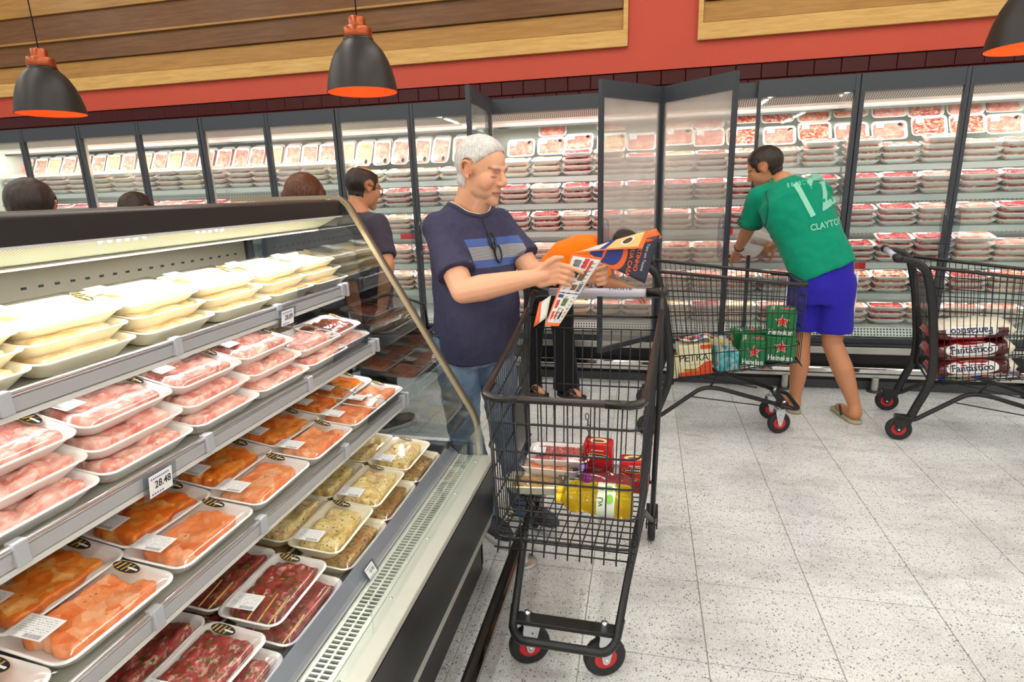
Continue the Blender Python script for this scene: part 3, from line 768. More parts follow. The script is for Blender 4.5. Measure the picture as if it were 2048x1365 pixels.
# canopy
cp('canopy_fascia', m_case_dark, [(-1.058, 1.397), (-1.058, 1.447), (-1.068, 1.453), (-1.56, 1.453), (-1.56, 1.43), (-1.10, 1.43), (-1.085, 1.397)], bevel=.003)
cp('canopy_lip', m_steel_m, [(-1.060, 1.392), (-1.060, 1.398), (-1.10, 1.398), (-1.10, 1.392)])
cp('air_curtain_panel', m_honey, [(-1.082, 1.392), (-1.170, 1.352), (-1.180, 1.358), (-1.092, 1.398)])
cp('canopy_soffit', m_steel_m, [(-1.164, 1.350), (-1.44, 1.36), (-1.44, 1.372), (-1.17, 1.364)])
cp('soffit_edge', mat('warm_steel_edge', (216, 202, 180), .4, metal=.3), [(-1.160, 1.346), (-1.160, 1.352), (-1.176, 1.354), (-1.176, 1.346)])
led = MB()
for y in np.concatenate([np.arange(.98, 1.10, .022), np.arange(1.25, 1.34, .022)]): led.sphere(Vector((-1.066, y, 1.3905)) - CO, .004, 8, 6)
led.build('led_dots', emit('blue_white_led', (190, 214, 255), 14), case)
area_light('canopy_strip_light', (-1.135, .75, 1.350), (0, 0, -1), .03, 2.4, CASE_W * .9, (1, .985, .96)).rotation_euler = (0, 0, 0)
for _x, _z in ((-1.07, 1.112), (-.97, .908), (-.87, .705)):
    area_light('shelf_fill_light', (_x, .75, _z), (0, 0, -1), .012, 2.4, CASE_W * .8, (1, .985, .96)).rotation_euler = (0, 0, 0)  # added fill lamps that brighten the lower trays, unseen and without fittings
# shelves
SHX = [(-1.05, 1.143, -1.42), (-.95, .938, -1.40), (-.85, .735, -1.38)]
for si, (xf, z, xb) in enumerate(SHX):
    tz = (xf - xb) * math.tan(math.radians(5.5))
    s = cp('shelf', m_case_steel, [(xf - .012, z), (xb, z + tz), (xb, z + tz - .012), (xf - .012, z - .014)], y1=CY1 - .06)
    cp('price_rail', m_shelfrail, [(xf, z - .022), (xf + .004, z + .004), (xf - .006, z + .010), (xf - .014, z + .006), (xf - .014, z - .026)], y1=CY1 - .055, parent=s)
    MB().tube([Vector((xf + .002, CY0, z + .012)) - CO, Vector((xf + .002, CY1 - .06, z + .012)) - CO], .0062, 10).build('rail_tube', m_railchrome, s)
    cp('under_lip', m_steel_m, [(xf - .002, z - .026), (xf - .002, z - .036), (xf - .03, z - .03), (xf - .03, z - .02)], y1=CY1 - .06, parent=s)
    cp('clear_upstand', m_acryl, [(xf - .012, z + .004), (xf - .010, z + .004), (xf - .004, z + .048), (xf - .006, z + .048)], y0=CY1 - .34, y1=CY1 - .075, parent=s)
    for y in ((.72, 1.105, 1.50, 1.88), (.62, 1.04, 1.46, 1.88), (.74, 1.05, 1.45, 1.88))[si]:
        cbx('rail_clip', m_clip, (xf - .010, y - .012, z - .022), (xf + .011, y + .012, z + .020), bevel=.003, parent=s)
    cbx('end_cap', m_clip, (xf - .03, CY1 - .058, z - .03), (xf + .012, CY1 - .044, z + .02), bevel=.003, parent=s)
# wire fence at the back of the middle shelf
wf = MB()
for y in np.arange(.9, 1.5, .03): wf.tube([Vector((-1.36, y, .985)) - CO, Vector((-1.36, y, 1.085)) - CO], .0016, 4)
for z in (1.0, 1.08): wf.tube([Vector((-1.36, .88, z)) - CO, Vector((-1.36, 1.52, z)) - CO], .002, 4)
wf.build('wire_fence', m_steel, case)
# far end: glass side with slanted champagne edge
m_champ = mat('champagne_edge', (168, 154, 126), .35, metal=.5)
m_taupe = mat('taupe_edge', (92, 84, 74), .4, metal=.2)
outl = [(-.600, .660), (-.606, .625), (-1.030, 1.405), (-1.046, 1.430), (-1.072, 1.449), (-1.11, 1.453), (-1.50, 1.453), (-1.50, .56), (-.62, .54), (-.592, .57)]
out2 = arc_path([(-.590, CY1, .50), (-.596, CY1, .645), (-1.052, CY1, 1.462), (-1.50, CY1, 1.462)], .05, 6)
m_endglass = glassy('reflective_end_glass', (214, 220, 222), .22)
cp('end_glass', m_endglass, [(-.60, .56), (-.606, .645), (-1.055, 1.448), (-1.10, 1.455), (-1.44, 1.455), (-1.44, .56)], CY1 - .004, CY1 + .002)
ed = MB(); ed2 = MB()
for mb, dy0, dy1, off in ((ed, -.013, .0, 0.0), (ed2, .0, .018, .0)):
    rings = []
    for i, p in enumerate(out2):
        a = out2[max(0, i - 1)]; c = out2[min(len(out2) - 1, i + 1)]; tv = (c - a).normalized(); nv = Vector((tv.z, 0, -tv.x))
        w = .007
        rings.append([p + nv * w + Vector((0, dy0, 0)) - CO, p + nv * w + Vector((0, dy1, 0)) - CO, p - nv * w + Vector((0, dy1, 0)) - CO, p - nv * w + Vector((0, dy0, 0)) - CO])
    mb.rings(rings, 0, False)
ed.build('end_frame_inner', m_champ, case); ed2.build('end_frame_outer', m_taupe, case)
cbx('end_panel', m_charcoal, (-1.50, CY1 - .014, .02), (-.60, CY1 + .012, .54))
cbx('end_sill', m_charcoal, (-1.42, CY1 - .05, .520), (-.70, CY1 - .014, .555), bevel=.006)
# chrome and black bumper along the floor
bmp = cp('bumper', m_black_plastic, [(-.47, .150), (-.455, .158), (-.437, .150), (-.430, .135), (-.430, .112), (-.440, .095), (-.465, .095), (-.472, .11)], y1=2.06, bevel=.006)
MB().prism([(-.4285, .118), (-.4275, .142), (-.436, .152), (-.440, .148), (-.434, .140), (-.434, .118)], lambda u, v, d: Vector((u, d, v)) - CO, CY0, 2.058).build('chrome_strip', mat('bronze_chrome', (128, 112, 100), .12, metal=1.0), bmp)
for y in (.2, 1.15, 2.035):
    p = MB().lathe([(.020, 0), (.020, .10)], Vector((-.445, y, 0)) - CO, 16).build('bumper_post', m_chrome, case)
    MB().lathe([(0, .014), (.048, .014), (.052, .010), (.052, 0)], Vector((-.445, y, 0)) - CO, 28).build('foot_flange', m_steel, p)
# price tickets
m_violet = mat('violet_print', (120, 110, 190), .5)
def ticket(loc, w, h, txt, size, tilt, lab):
    o = thing('price_ticket', lab, 'price tag', loc, 0, 'price tickets on the counter'); o.rotation_euler = (tilt, 0, PI / 2)
    MB().box((-w * .72, -.0005, -h * .62), (w * .72, .0005, h * .62)).build('clear_sleeve', m_acryl, o)
    MB().box((-w / 2, -.0014, -h / 2), (w / 2, -.0006, h / 2)).build('card', m_labelw, o)
    text('price_print', txt, size, m_ink, o, frame((w * .08, -.0017, 0), (1, 0, 0), (0, 0, 1)), True, .85)
    b = MB()
    for i in range(9): b.box((-w * .42 + i * w * .09, -.0018, h * .30), (-w * .42 + i * w * .09 + w * .055, -.0015, h * .38))
    for i in range(5): b.box((-w * .42 + i * w * .11, -.0018, -h * .42), (-w * .42 + i * w * .11 + w * .07, -.0015, -h * .34))
    b.build('small_print', m_violet, o)
ticket((-1.040, 1.531, 1.118), .062, .046, '28.89', .022, .12, 'white price ticket reading 28.89 on the top counter rail')
ticket((-.940, .891, .918), .058, .046, '28.48', .022, .12, 'white price ticket reading 28.48 on the middle counter rail')
ticket((-.668, 1.20, .527), .040, .030, '10.90', .013, -.5, 'small price ticket reading 10.90 on the ledge strip')

# ---- packs on the counter; trays lie with the long side along the rails
SH_T = math.radians(5.5)
def on_shelf(si, xfront, lift):
    xf, z, xb = SHX[si]; return z + (xf - xfront) * math.tan(SH_T) + lift
def cpack(kind, xc, yc, z, desc, tilt=SH_T, **k):
    return pack(kind, (xc, yc, z), (tilt + rnd.uniform(-.015, .015), rnd.uniform(-.01, .01), PI / 2 + rnd.uniform(-.03, .03)), desc, **k)
rowname = ['nearest', 'second nearest', 'third nearest', 'fourth nearest', 'fifth nearest', 'sixth nearest']
# top shelf: three layers of pale packs
lay = ['bottom', 'middle', 'top']
for i, yb in enumerate((.235, .47, .705, .94, 1.175, 1.41, 1.645)):
    yc = yb + .117 + .1
    for q in range(3):
        xc = -1.142 - .026 * q
        cpack('pale' if i > 0 else 'rust', xc, yc + rnd.uniform(-.008, .008) + .01 * q, on_shelf(0, xc, .003 + .0295 * q), 'pale packed tray, %s of the %s stack on the top counter shelf' % (lay[q], (['seventh nearest'] + rowname[::-1])[::-1][i] if i < 6 else 'farthest'),
              SH_T + (.10 if q == 2 else .03), lab=q == 2, sticker=(q == 2 and i % 2 == 0), film=q == 2, var=i % 2)
# middle shelf: three layers of pink packs
for i, yb in enumerate((.325, .56, .795, 1.03, 1.265, 1.50)):
    yc = yb + .117
    n = 3 if i < 5 else 2
    for q in range(n):
        xc = -1.036 - .030 * q
        cpack('pink', xc, yc + .012 * q, on_shelf(1, xc, .004 + .040 * q), 'pink meat tray, %s of the %s stack on the middle counter shelf' % (lay[q + (3 - n)], rowname[i]),
              SH_T + .05 + .05 * q, lab=q == n - 1, sticker=q == n - 1, film=q == n - 1, var=i % 3)
for j, (yc, kd, ds) in enumerate([(1.42, 'brine', 'brown marinated tray at the back of the middle counter shelf'), (1.74, 'brine', 'cream tray of herbed meat at the back under the price ticket')]):
    cpack(kd, -1.235, yc, on_shelf(1, -1.235, .012), ds, var=j)
cpack('skewer', -1.075, 1.80, on_shelf(1, -1.075, .045), 'bulging wrapped roast tray at the far end of the middle shelf', SH_T + .10, lab=False, var=5)
cpack('pink', -1.045, 1.80, on_shelf(1, -1.045, .004), 'lower tray at the far end of the middle counter shelf', var=2, lab=False, sticker=False)
# lower shelf: two rows of marinated chicken
for i, yb in enumerate((.335, .575, .815, 1.055, 1.295, 1.535)):
    yc = yb + .117
    cpack('rust', -.932, yc, on_shelf(2, -.932, .004), 'salmon-orange chicken tray, front row, %s on the lower counter shelf' % rowname[i], var=i % 3)
    cpack('orange', -1.052, yc + .012, on_shelf(2, -1.052, .022), 'bright orange marinated chicken tray, back row, %s on the lower counter shelf' % rowname[i], SH_T + .07, var=i % 3)
cpack('rust', -.932, 1.80, on_shelf(2, -.932, .004), 'farthest salmon-orange chicken tray, front row of the lower shelf', var=1)
cpack('orange', -1.052, 1.80, on_shelf(2, -1.052, .022), 'farthest orange chicken tray, back row of the lower shelf', SH_T + .05, var=2)
# deck: kebabs, skewers, herbed chicken
DT = math.radians(5.0)
dz = lambda x: .505 + (-.70 - x) * .0857
deckrows = [(.545, 'cubes', 'cubed beef kebab'), (.782, 'cubes', 'cubed beef kebab'), (1.032, 'skewer', 'beef skewer'), (1.296, 'herb', 'herbed chicken'), (1.528, 'herb', 'herbed chicken'), (1.765, 'herb', 'herbed chicken')]
wh = ['nearest', 'second', '', 'nearest', 'middle', 'farthest']
for i, (yc, kd, nm) in enumerate(deckrows):
    w = wh[i] + ' ' if wh[i] else ''
    sk = 3 if kd == 'skewer' else 0
    cpack(kd, -.826, yc, dz(-.826) + .032, ('%s%s tray, top of the front row on the deck' % (w, nm)), DT, var=i % 3, skew=sk)
    cpack(kd, -.972, yc + .004, dz(-.972) + .034, ('%s%s tray, second row from the ledge on the deck' % (w, nm)), DT, var=i % 3 + 1, skew=sk)
    under = 'brine' if kd == 'herb' else kd
    cpack(under, -.788, yc - .005, dz(-.788) - .004, ('%s%s tray peeking out below the front row, beside the ledge' % (w, 'brown herbed meat' if under == 'brine' else nm)), DT, var=i % 3, sticker=False, lab=kd == 'skewer', skew=1 if sk else 0)
    if i >= 2: cpack(under, -.975, yc, dz(-.975) - .004, ('%s%s tray hidden under the second row of the deck' % (w, nm)), DT, var=0, sticker=False, lab=False, film=False)
# ================================================================== shopping trolleys
m_handle = mat('lavender_white_handle', (206, 203, 218), .3)
m_handle_clear = mat('pale_clear_handle', (196, 196, 204), .2, coat=.5)
def lerp(a, b, t): return a + (b - a) * t
BX0t, BX1t, BX0b, BX1b = .0, .80, .10, .80
def bk(u, v, side):
    """point on the basket side: u from rear to front, v from floor to rim"""
    xt, xb = lerp(BX0t, BX1t, u), lerp(BX0b, BX1b - .01, u)
    zt, zb = lerp(1.0, .915, u), lerp(.335, .466, u)
    ht, hb = lerp(.262, .218, u), lerp(.235, .205, u)
    return Vector((lerp(xb, xt, v), side * lerp(hb, ht, v), lerp(zb, zt, v)))
def ring_path(v):
    return arc_path([bk(0, v, 1), bk(1, v, 1), bk(1, v, -1), bk(0, v, -1)], .045, 5)
def wheel_mesh():
    R, w = .0665, .0155
    tyre = MB().lathe([(.032, -w * .8), (.054, -w), (.062, -w * .95), (R, -w * .45), (R, w * .45), (.062, w * .95), (.054, w), (.032, w * .8)], (0, 0, 0), 28, axis='y').mesh('wheel', [m_rubber])
    hub = MB().lathe([(0, -w * .9), (.026, -w * .9), (.034, -w * 1.02), (.036, -w * .9), (.036, w * .9), (.034, w * 1.02), (.026, w * .9), (0, w * .9)], (0, 0, 0), 24, axis='y').mesh('hub', [m_red])
    return tyre, hub
_wh, _hub = wheel_mesh()
_bolt = MB().lathe([(0, -.026), (.006, -.026), (.006, -.021), (.004, -.02), (.004, .02), (.006, .021), (.006, .026), (0, .026)], (0, 0, 0), 10, axis='y').mesh('bolt', [m_chrome])
def fork_front():
    b = MB()
    for s in (-1, 1):
        pl = [(.020, .088), (-.026, .088), (-.030, .07), (-.010, -.012), (.0, -.018), (.010, -.012), (.024, .06)]
        b.prism([(x, z) for x, z in pl], lambda u, v, d: (u, d, v), s * .0185, s * .0215)
        b.lathe([(0, s * .0005), (.003, s * .0005)], (-.006, s * .022, .055), 8, axis='y', mi=1)
    b.box((-.028, -.0215, .085), (.022, .0215, .091)); b.lathe([(.012, .09), (.012, .115)], (0, 0, 0), 12)
    return b.mesh('fork', [m_zinc, m_ink])
def fork_rear():
    b = MB()
    for s in (-1, 1):
        b.prism([(.045, .075), (-.01, .085), (-.03, .07), (-.02, .0), (-.008, -.016), (.008, -.016), (.03, .03), (.05, .05)], lambda u, v, d: (u, d, v), s * .018, s * .024)
    b.box((-.028, -.024, .06), (.05, .024, .084)); return b.mesh('fork', [m_black_plastic])
_ff, _fr = fork_front(), fork_rear()
def smooth_path(pts, n=6):
    """Catmull-Rom through the points"""
    P = [Vector(p) for p in pts]; P = [P[0] * 2 - P[1]] + P + [P[-1] * 2 - P[-2]]; out = []
    for i in range(1, len(P) - 2):
        for k in range(n):
            t = k / n; a, b, c, d = P[i - 1], P[i], P[i + 1], P[i + 2]
            out.append(.5 * ((2 * b) + (c - a) * t + (2 * a - 5 * b + 4 * c - d) * t * t + (3 * b - a - 3 * c + d) * t ** 3))
    out.append(P[-2]); return out
def make_cart(cyaw):
    o = thing('shopping_trolley', '', 'trolley', (0, 0, 0), 0, 'black wire shopping trolleys')
    # rim
    MB().tube(ring_path(1.0), .0105, 10).build('rim', m_rimblack, o)
    for s in (-1, 1):
        c = MB(); a = bk(1, 1, s); c.tube([a + Vector((-.10, -s * .0, .0075)), a + Vector((-.035, 0, .002)), a + Vector((-.012, -s * .012, 0)), a + Vector((0, -s * .035, 0)), a + Vector((0, -s * .10, 0))], .0122, 10)
        c.build('corner_cap', m_black_plastic, o)
    for side in (1, -1):
        b = MB(); N = 25
        for i in range(1, N):
            u = i / N * .97; b.tube([bk(u, 0, side) + Vector((0, -side * .02, .001)), bk(u, .02, side), bk(u, 1, side)], .0021, 5)
        b.build('side_wires', m_black, o)
    b = MB(); NF = 12
    for i in range(NF):
        y = (i + .5) / NF * 2 - 1
        b.tube([Vector((.815, y * .205, .442)), Vector((BX1b, y * .205, .470)), Vector((BX1t, y * .218, .915))], .0023, 5)
    b.build('front_wires', m_black, o)
    b = MB()
    for v in (.03, .24, .45, .65, .84): b.tube(ring_path(v), .0031 if v > .1 else .004, 6)
    b.build('basket_hoops', m_black, o)
    b = MB()
    for i in range(NF):
        y = (i + .5) / NF * 2 - 1
        b.tube([Vector((.10, y * .235, .335)), Vector((.79, y * .205, .467)), Vector((.815, y * .205, .442))], .0023, 5)
    for k in range(15):
        u = k / 14 * .985; a, c2 = bk(u, 0, 1), bk(u, 0, -1); b.tube([a, c2], .0024, 5)
    b.tube([Vector((.805, .2, .454)), Vector((.805, -.2, .454))], .0024, 5)
    b.build('basket_floor', m_black, o)
    # hinged rear gate
    b = MB()
    for i in range(13):
        y = (i + .5) / 13 * 2 - 1; b.tube([Vector((.105, y * .225, .345)), Vector((.012, y * .243, .93))], .0024, 5)
    for v in (.02, .33, .62, 1.0): b.tube([Vector((lerp(.105, .012, v), .235, lerp(.345, .93, v))), Vector((lerp(.105, .012, v), -.235, lerp(.345, .93, v)))], .0032, 6)
    b.tube([Vector((-.015, .25, .975)), Vector((-.015, -.25, .975))], .0055, 8)
    b.build('rear_gate', m_black, o)
    for s in (1, -1):
        y = s * .262
        pth = smooth_path([(0, s * .25, .105), (.03, s * .252, .20), (.082, s * .255, .40), (.052, y, .70), (.004, y, .93), (-.03, y, 1.0), (-.085, y, 1.035), (-.15, y, 1.04)], 6)
        b = MB(); rings = []
        for i, p in enumerate(pth):
            q = pth[max(0, i - 1)]; w = pth[min(len(pth) - 1, i + 1)]; tv = (w - q).normalized(); nv = Vector((tv.z, 0, -tv.x)).normalized()
            hh = .021 if i < len(pth) - 8 else .017; lv = Vector((0, .0105, 0))
            rings.append([p + nv * hh + lv * .6, p + nv * hh * .6 + lv, p - nv * hh * .6 + lv, p - nv * hh + lv * .6, p - nv * hh - lv * .6, p - nv * hh * .6 - lv, p + nv * hh * .6 - lv, p + nv * hh - lv * .6])
        b.rings(rings, 0, True); b.build('upright', m_black_plastic, o)
        MB().lathe([(0, .0), (.006, .0), (.006, .004)], (-.135, s * .273, 1.04), 10, axis='y').build('bolt_cap', m_chrome, o)
        # lower frame tube
        MB().tube(arc_path([(.0, s * .25, .125), (.035, s * .249, .13), (.27, s * .215, .305), (.36, s * .20, .30), (.80, s * .155, .172)], .05, 5), .0125, 10).build('frame_tube', m_black, o)
        MB().tube([(.31, s * .207, .30), (.34, s * .207, .345), (.35, s * .215, .372)], .006, 8).build('frame_stay', m_black, o)
        MB().tube([(.20, s * .222, .25), (.66, s * .172, .185)], .0035, 6).build('brace_rod', m_black, o)
        w = link('wheel', _wh, o, (-.035, s * .25, .067)); link('hub', _hub, w); link('axle_bolt', _bolt, w)
        link('fork', _fr, o, (-.035, s * .25, .067))
        w = link('wheel', _wh, o, (.735, s * .118, .067), (0, 0, cyaw)); link('hub', _hub, w); link('axle_bolt', _bolt, w)
        link('fork', _ff, o, (.735, s * .118, .067), (0, 0, cyaw))
    MB().tube(arc_path([(.72, .166, .192), (.80, .155, .172), (.835, .13, .165), (.835, -.13, .165), (.80, -.155, .172), (.72, -.166, .192)], .06, 6), .0128, 10).build('front_loop', m_black, o)
    b = MB().box((.735, -.15, .172), (.782, .15, .186)); b.build('cross_plate', m_black, o, bevel=.003)
    for s in (-1, 1): MB().lathe([(0, .02), (.009, .019), (.010, .010), (.010, 0)], (.755, s * .118, .186), 12).build('bolt', m_chrome, o)
    MB().tube([(.10, -.25, .335), (.10, .25, .335)], .007, 8).build('floor_bar', m_black, o)
    MB().lathe([(.0168, -.2), (.0168, .2)], (-.15, 0, 1.047), 20, axis='y', cap=True).build('handle_grip', m_handle, o)
    for s in (-1, 1): MB().lathe([(.017, s * .2), (.0205, s * .2), (.0205, s * .245), (.024, s * .25), (.024, s * .275), (.012, s * .285), (0, s * .285)], (-.15, 0, 1.047), 18, axis='y').build('handle_end', m_black_plastic, o)
    return o
cart1 = make_cart(math.radians(-66)); cart2 = make_cart(math.radians(12)); cart3 = make_cart(0.1)
cart1['label'] = 'black wire shopping trolley in the foreground facing the camera with oil and coffee'
cart2['label'] = 'black wire shopping trolley holding green beer boxes in front of the green-shirted man'
cart3['label'] = 'black wire shopping trolley with stacked rice bags at the right edge'
C1 = ((-.192, 2.265, 0), math.radians(-91.2)); C2 = ((.075, 3.65, 0), math.radians(1.5)); C3 = ((1.545, 3.79, 0), math.radians(-12.5))
for c, (p, a) in ((cart1, C1), (cart2, C2), (cart3, C3)): c.location = p; c.rotation_euler = (0, 0, a)
MB().obox((.36, -.222, .66), (.085, .004, .0), (0, .004, 0), (-.008, -.006, .10)).build('side_flap', m_black_plastic, cart1, bevel=.003)
for c in (cart1, cart3):
    for y in (-.10, .095):
        text('handle_print', 'TAUSTE', .024, mat('grey_ink', (70, 66, 80), .5), c, frame((-.1445, y, 1.0632), (0, 1, 0), (-1, 0, .35)), True, 1.15)
def cw(C, x, y, z):
    """trolley-local point to world"""
    (px, py, pz), a = C; ca, sa = math.cos(a), math.sin(a); return Vector((px + x * ca - y * sa, py + x * sa + y * ca, pz + z))
fz = lambda x: .338 + (x - .10) * .187      # basket floor height
FT = math.atan(.187)                         # basket floor slope

# chain and coin token on the front trolley
ch = thing('trolley_chain', 'thin black chain with a purple token hanging inside the front trolley', 'chain', cw(C1, .36, .02, .40))
for i in range(13):
    a = MB(); z = .30 - i * .021
    ring = [Vector((.006 * math.cos(2 * PI * k / 10), 0, .0125 * math.sin(2 * PI * k / 10))) for k in range(10)]
    if i % 2: ring = [Vector((0, p.x, p.z)) for p in ring]
    a.tube([p + Vector((.006 * math.sin(i * .5), 0, z)) for p in ring], .0017, 5, closed=True).build('chain_link', m_black, ch)
MB().box((-.011, -.004, .035), (.011, .004, .085)).build('token', mat('purple_plastic', (176, 48, 196), .35), ch, bevel=.004)

# ---- goods in the front trolley
def flat(C, kind, x, y, z, desc, var, yaw=0, tilt=0, **k):
    p = cw(C, x, y, z); a = C[1]
    o = pack(kind, p, (0, 0, 0), desc, var=var, group='packed trays in the front trolley', **k)
    o.rotation_euler = (Matrix.Rotation(a + yaw, 3, 'Z') @ Matrix.Rotation(-FT * .6 + tilt, 3, 'Y') @ Matrix.Rotation(PI / 2, 3, 'Z')).to_euler(); return o
flat(C1, 'brine', .345, -.165, fz(.345) + .012, 'tray of browned meat at the bottom of the front trolley stack', 1, yaw=.1, lab=False)
flat(C1, 'rust', .245, -.125, fz(.245) + .055, 'orange marinated tray between two others in the front trolley', 2, yaw=-.05, lab=False)
flat(C1, 'ground', .225, -.100, fz(.225) + .098, 'ground beef tray on top of the stack in the front trolley', 0, yaw=.04, flip=-1, tilt=.12)
m_cof = mat('red_foil', (206, 24, 34), .3, var=.08, vscale=20, bump=.2, bscale=70)
m_cof2 = mat('gold_print2', (226, 206, 150), .4); m_brown_cof = mat('brown_print', (110, 76, 50), .5)
m_yring = mat('yellow_ring', (232, 206, 60), .4)
def coffee(loc, yaw, lean, h, lab):
    o = thing('coffee_brick', lab, 'coffee pack', loc, 0, 'red coffee bricks'); o.rotation_euler = (lean, 0, yaw)
    w, d = .104, .055
    MB().rings([[(x, y, z) for x, y in rrect(w * s1, d * s1, .006, 2)] for z, s1 in ((0, .95), (.004, 1.02), (h * .5, 1.04), (h * .8, 1.0), (h - .004, 1.0), (h, .94))], 0, True).build('brick', m_cof, o)
    N = 24; yf = -d * .53
    def oval(nm, a, b, zc, dep, m_): MB().rings([[(a * math.cos(2 * PI * k / N), yf - q, zc + b * math.sin(2 * PI * k / N)) for k in range(N)] for q in (dep - .0008, dep)], 0, False).build(nm, m_, o)
    oval('badge_ring', .044, .0115, h * .74, .0012, m_yring); oval('badge', .041, .0088, h * .74, .0019, m_ink)
    oval('small_badge_ring', .017, .0065, h * .44, .0012, m_yring); oval('small_badge', .0155, .0052, h * .44, .0019, m_ink)
    b = MB()
    for i in range(8): b.box((-.032 + i * .008, yf - .0026, h * .74 - .003), (-.0265 + i * .008, yf - .0018, h * .74 + .003))
    for i in range(4): b.box((-.010 + i * .0055, yf - .0026, h * .44 - .002), (-.006 + i * .0055, yf - .0018, h * .44 + .002))
    for i in range(7): b.box((-.022 + i * .0065, yf - .0016, h * .87 - .002), (-.0175 + i * .0065, yf - .0006, h * .87 + .002))
    b.build('small_print', m_labelw, o)
    MB().rings([[(.036 * math.cos(2 * PI * k / N), .017 * math.sin(2 * PI * k / N), h + q) for k in range(N)] for q in (0, .001)], 0, False).build('top_badge', m_cof2, o)
    MB().rings([[(.022 * math.cos(2 * PI * k / N), .008 * math.sin(2 * PI * k / N) - .004, h + .001 + q) for k in range(N)] for q in (0, .0008)], 0, False).build('top_badge_inner', m_brown_cof, o)
coffee(cw(C1, .215, .050, fz(.215) + .008), -.10, .10, .19, 'taller red coffee brick standing in the front trolley')
coffee(cw(C1, .235, .178, fz(.235) + .008), .05, .06, .13, 'shorter red coffee brick beside the right wires of the front trolley')
# wrapped tray with red contents and purple label
wp = thing('wrapped_tray', 'clear wrapped pack with red contents and purple label behind the oil bottles', 'wrapped pack', cw(C1, .318, .060, fz(.318) + .012)); wp.rotation_euler = (0, 0, C1[1] + PI / 2 + .02)
MB().rings([[(x, y, z) for x, y in rrect(.25 * a, .10 * a, .03, 4)] for z, a in ((0, .9), (.03, 1), (.07, 1), (.095, .9))], 0, True).build('wrap', m_acryl, wp)
MB().rings([[(x, y, z) for x, y in rrect(.19 * a, .085 * a, .02, 3)] for z, a in ((.006, .9), (.02, 1), (.05, 1), (.062, .85))], 0, True).build('contents', mat('dark_red_contents', (160, 40, 50), .4, var=.3, vscale=30), wp, (.02, 0, 0))
MB().box((-.075, -.02, .096), (-.045, .02, .097)).build('purple_label', mat('purple_label', (112, 62, 160), .4), wp)
text('label_print', 'FZ13', .014, m_labelw, wp, frame((-.060, 0, .0976), (0, 1, 0), (-1, 0, 0)))
# oil bottles lying across the floor
t = NT('sunflower_oil'); t.set(col=lin((250, 226, 60)), rough=.04, trans=.8, ior=1.25, spec=.5); m_oil = t.m
m_cap = mat('yellow_cap', (250, 204, 16), .35)
m_oillab = mat('white_green_label', (228, 236, 214), .4)
m_green = mat('leaf_green', (120, 190, 40), .4)
m_dgreen = mat('dark_green_print', (30, 90, 50), .4)
def oil(loc, yaw, lab):
    o = thing('oil_bottle', lab, 'oil bottle', loc, 0, 'bottles of yellow oil'); o.rotation_euler = (0, 0, yaw)
    body = [(0, .255), (.03, .255), (.038, .248), (.041, .235), (.041, .205), (.0405, .20), (.0405, .135), (.041, .13), (.036, .112), (.033, .10), (.036, .088), (.0405, .076), (.041, .062), (.036, .046), (.024, .032), (.0145, .026), (.0135, .018)]
    MB().lathe(body, (-.13, 0, .041), 24, axis='x').build('bottle', m_oil, o)
    MB().lathe([(0, .0), (.0155, .0), (.0165, .003), (.0165, .018), (.0145, .020)], (-.13, 0, .041), 20, axis='x').build('cap', m_cap, o)
    MB().lathe([(.0412, .142), (.0412, .20)], (-.13, 0, .041), 24, axis='x').build('label', m_oillab, o)
    N = 12
    MB().rings([[(.052 + .013 * math.cos(2 * PI * k / N) , -.026 + .017 * math.sin(2 * PI * k / N), .041 + .0335 + q - .012 * math.sin(2 * PI * k / N) * -.55) for k in range(N)] for q in (0, .001)], 0, False).build('leaf_print', m_green, o)
    text('brand_print', 'Liv', .026, m_dgreen, o, frame((.024, -.036, .067), (0, -.55, -.83), (-1, 0, 0)), True)
    return o
oil(cw(C1, .425, .055, fz(.425) + .004), C1[1] + PI / 2 - .03, 'bottle of yellow oil lying behind the other in the front trolley')
oil(cw(C1, .512, .062, fz(.512) + .004), C1[1] + PI / 2 - .06, 'front bottle of yellow oil lying on the front trolley floor')

# ---- goods in the second trolley
m_beer = mat('green_carton', (14, 112, 58), .32, var=.08, vscale=6)
m_star = mat('red_star', (226, 44, 34), .35)
def star_poly(r, ri=.40):
    return [((r if k % 2 == 0 else r * ri) * math.sin(PI * k / 5), (r if k % 2 == 0 else r * ri) * math.cos(PI * k / 5)) for k in range(10)]
def star(o, mtx):
    for nm, r, d, m_ in (('star_outline', 1.16, .0004, m_labelw), ('star', 1.0, .0009, m_star)):
        b = MB().prism(star_poly(.036 * r), lambda u, v, q: (u, v, q), 0, d).build(nm, m_, o); b.matrix_local = mtx
def beer(loc, yaw, w, d, h, lab, top=True):
    o = thing('beer_carton', lab, 'beer box', loc, 0, 'green beer cartons'); o.rotation_euler = (0, 0, yaw)
    MB().box((-w / 2, -d / 2, 0), (w / 2, d / 2, h)).build('carton', m_beer, o, bevel=.006)
    star(o, frame((.004, -d / 2 - .0006, h * .60), (1, 0, 0), (0, 0, 1)))
    text('brand_print', 'Heineken', .044, m_labelw, o, frame((0, -d / 2 - .001, h * .16), (1, 0, 0), (0, 0, 1)), True, w / .2)
    star(o, frame((-w / 2 - .0006, 0, h * .60), (0, -1, 0), (0, 0, 1)))
    text('brand_print', 'Heineken', .04, m_labelw, o, frame((-w / 2 - .001, 0, h * .16), (0, -1, 0), (0, 0, 1)), True, d / .2)
    if top:
        star(o, frame((.03, 0, h + .0006), (1, 0, 0), (0, 1, 0)))
        text('brand_print', 'Heineken', .03, m_labelw, o, frame((-.05, 0, h + .001), (0, 1, 0), (-1, 0, 0)), True, d / .16)
    return o
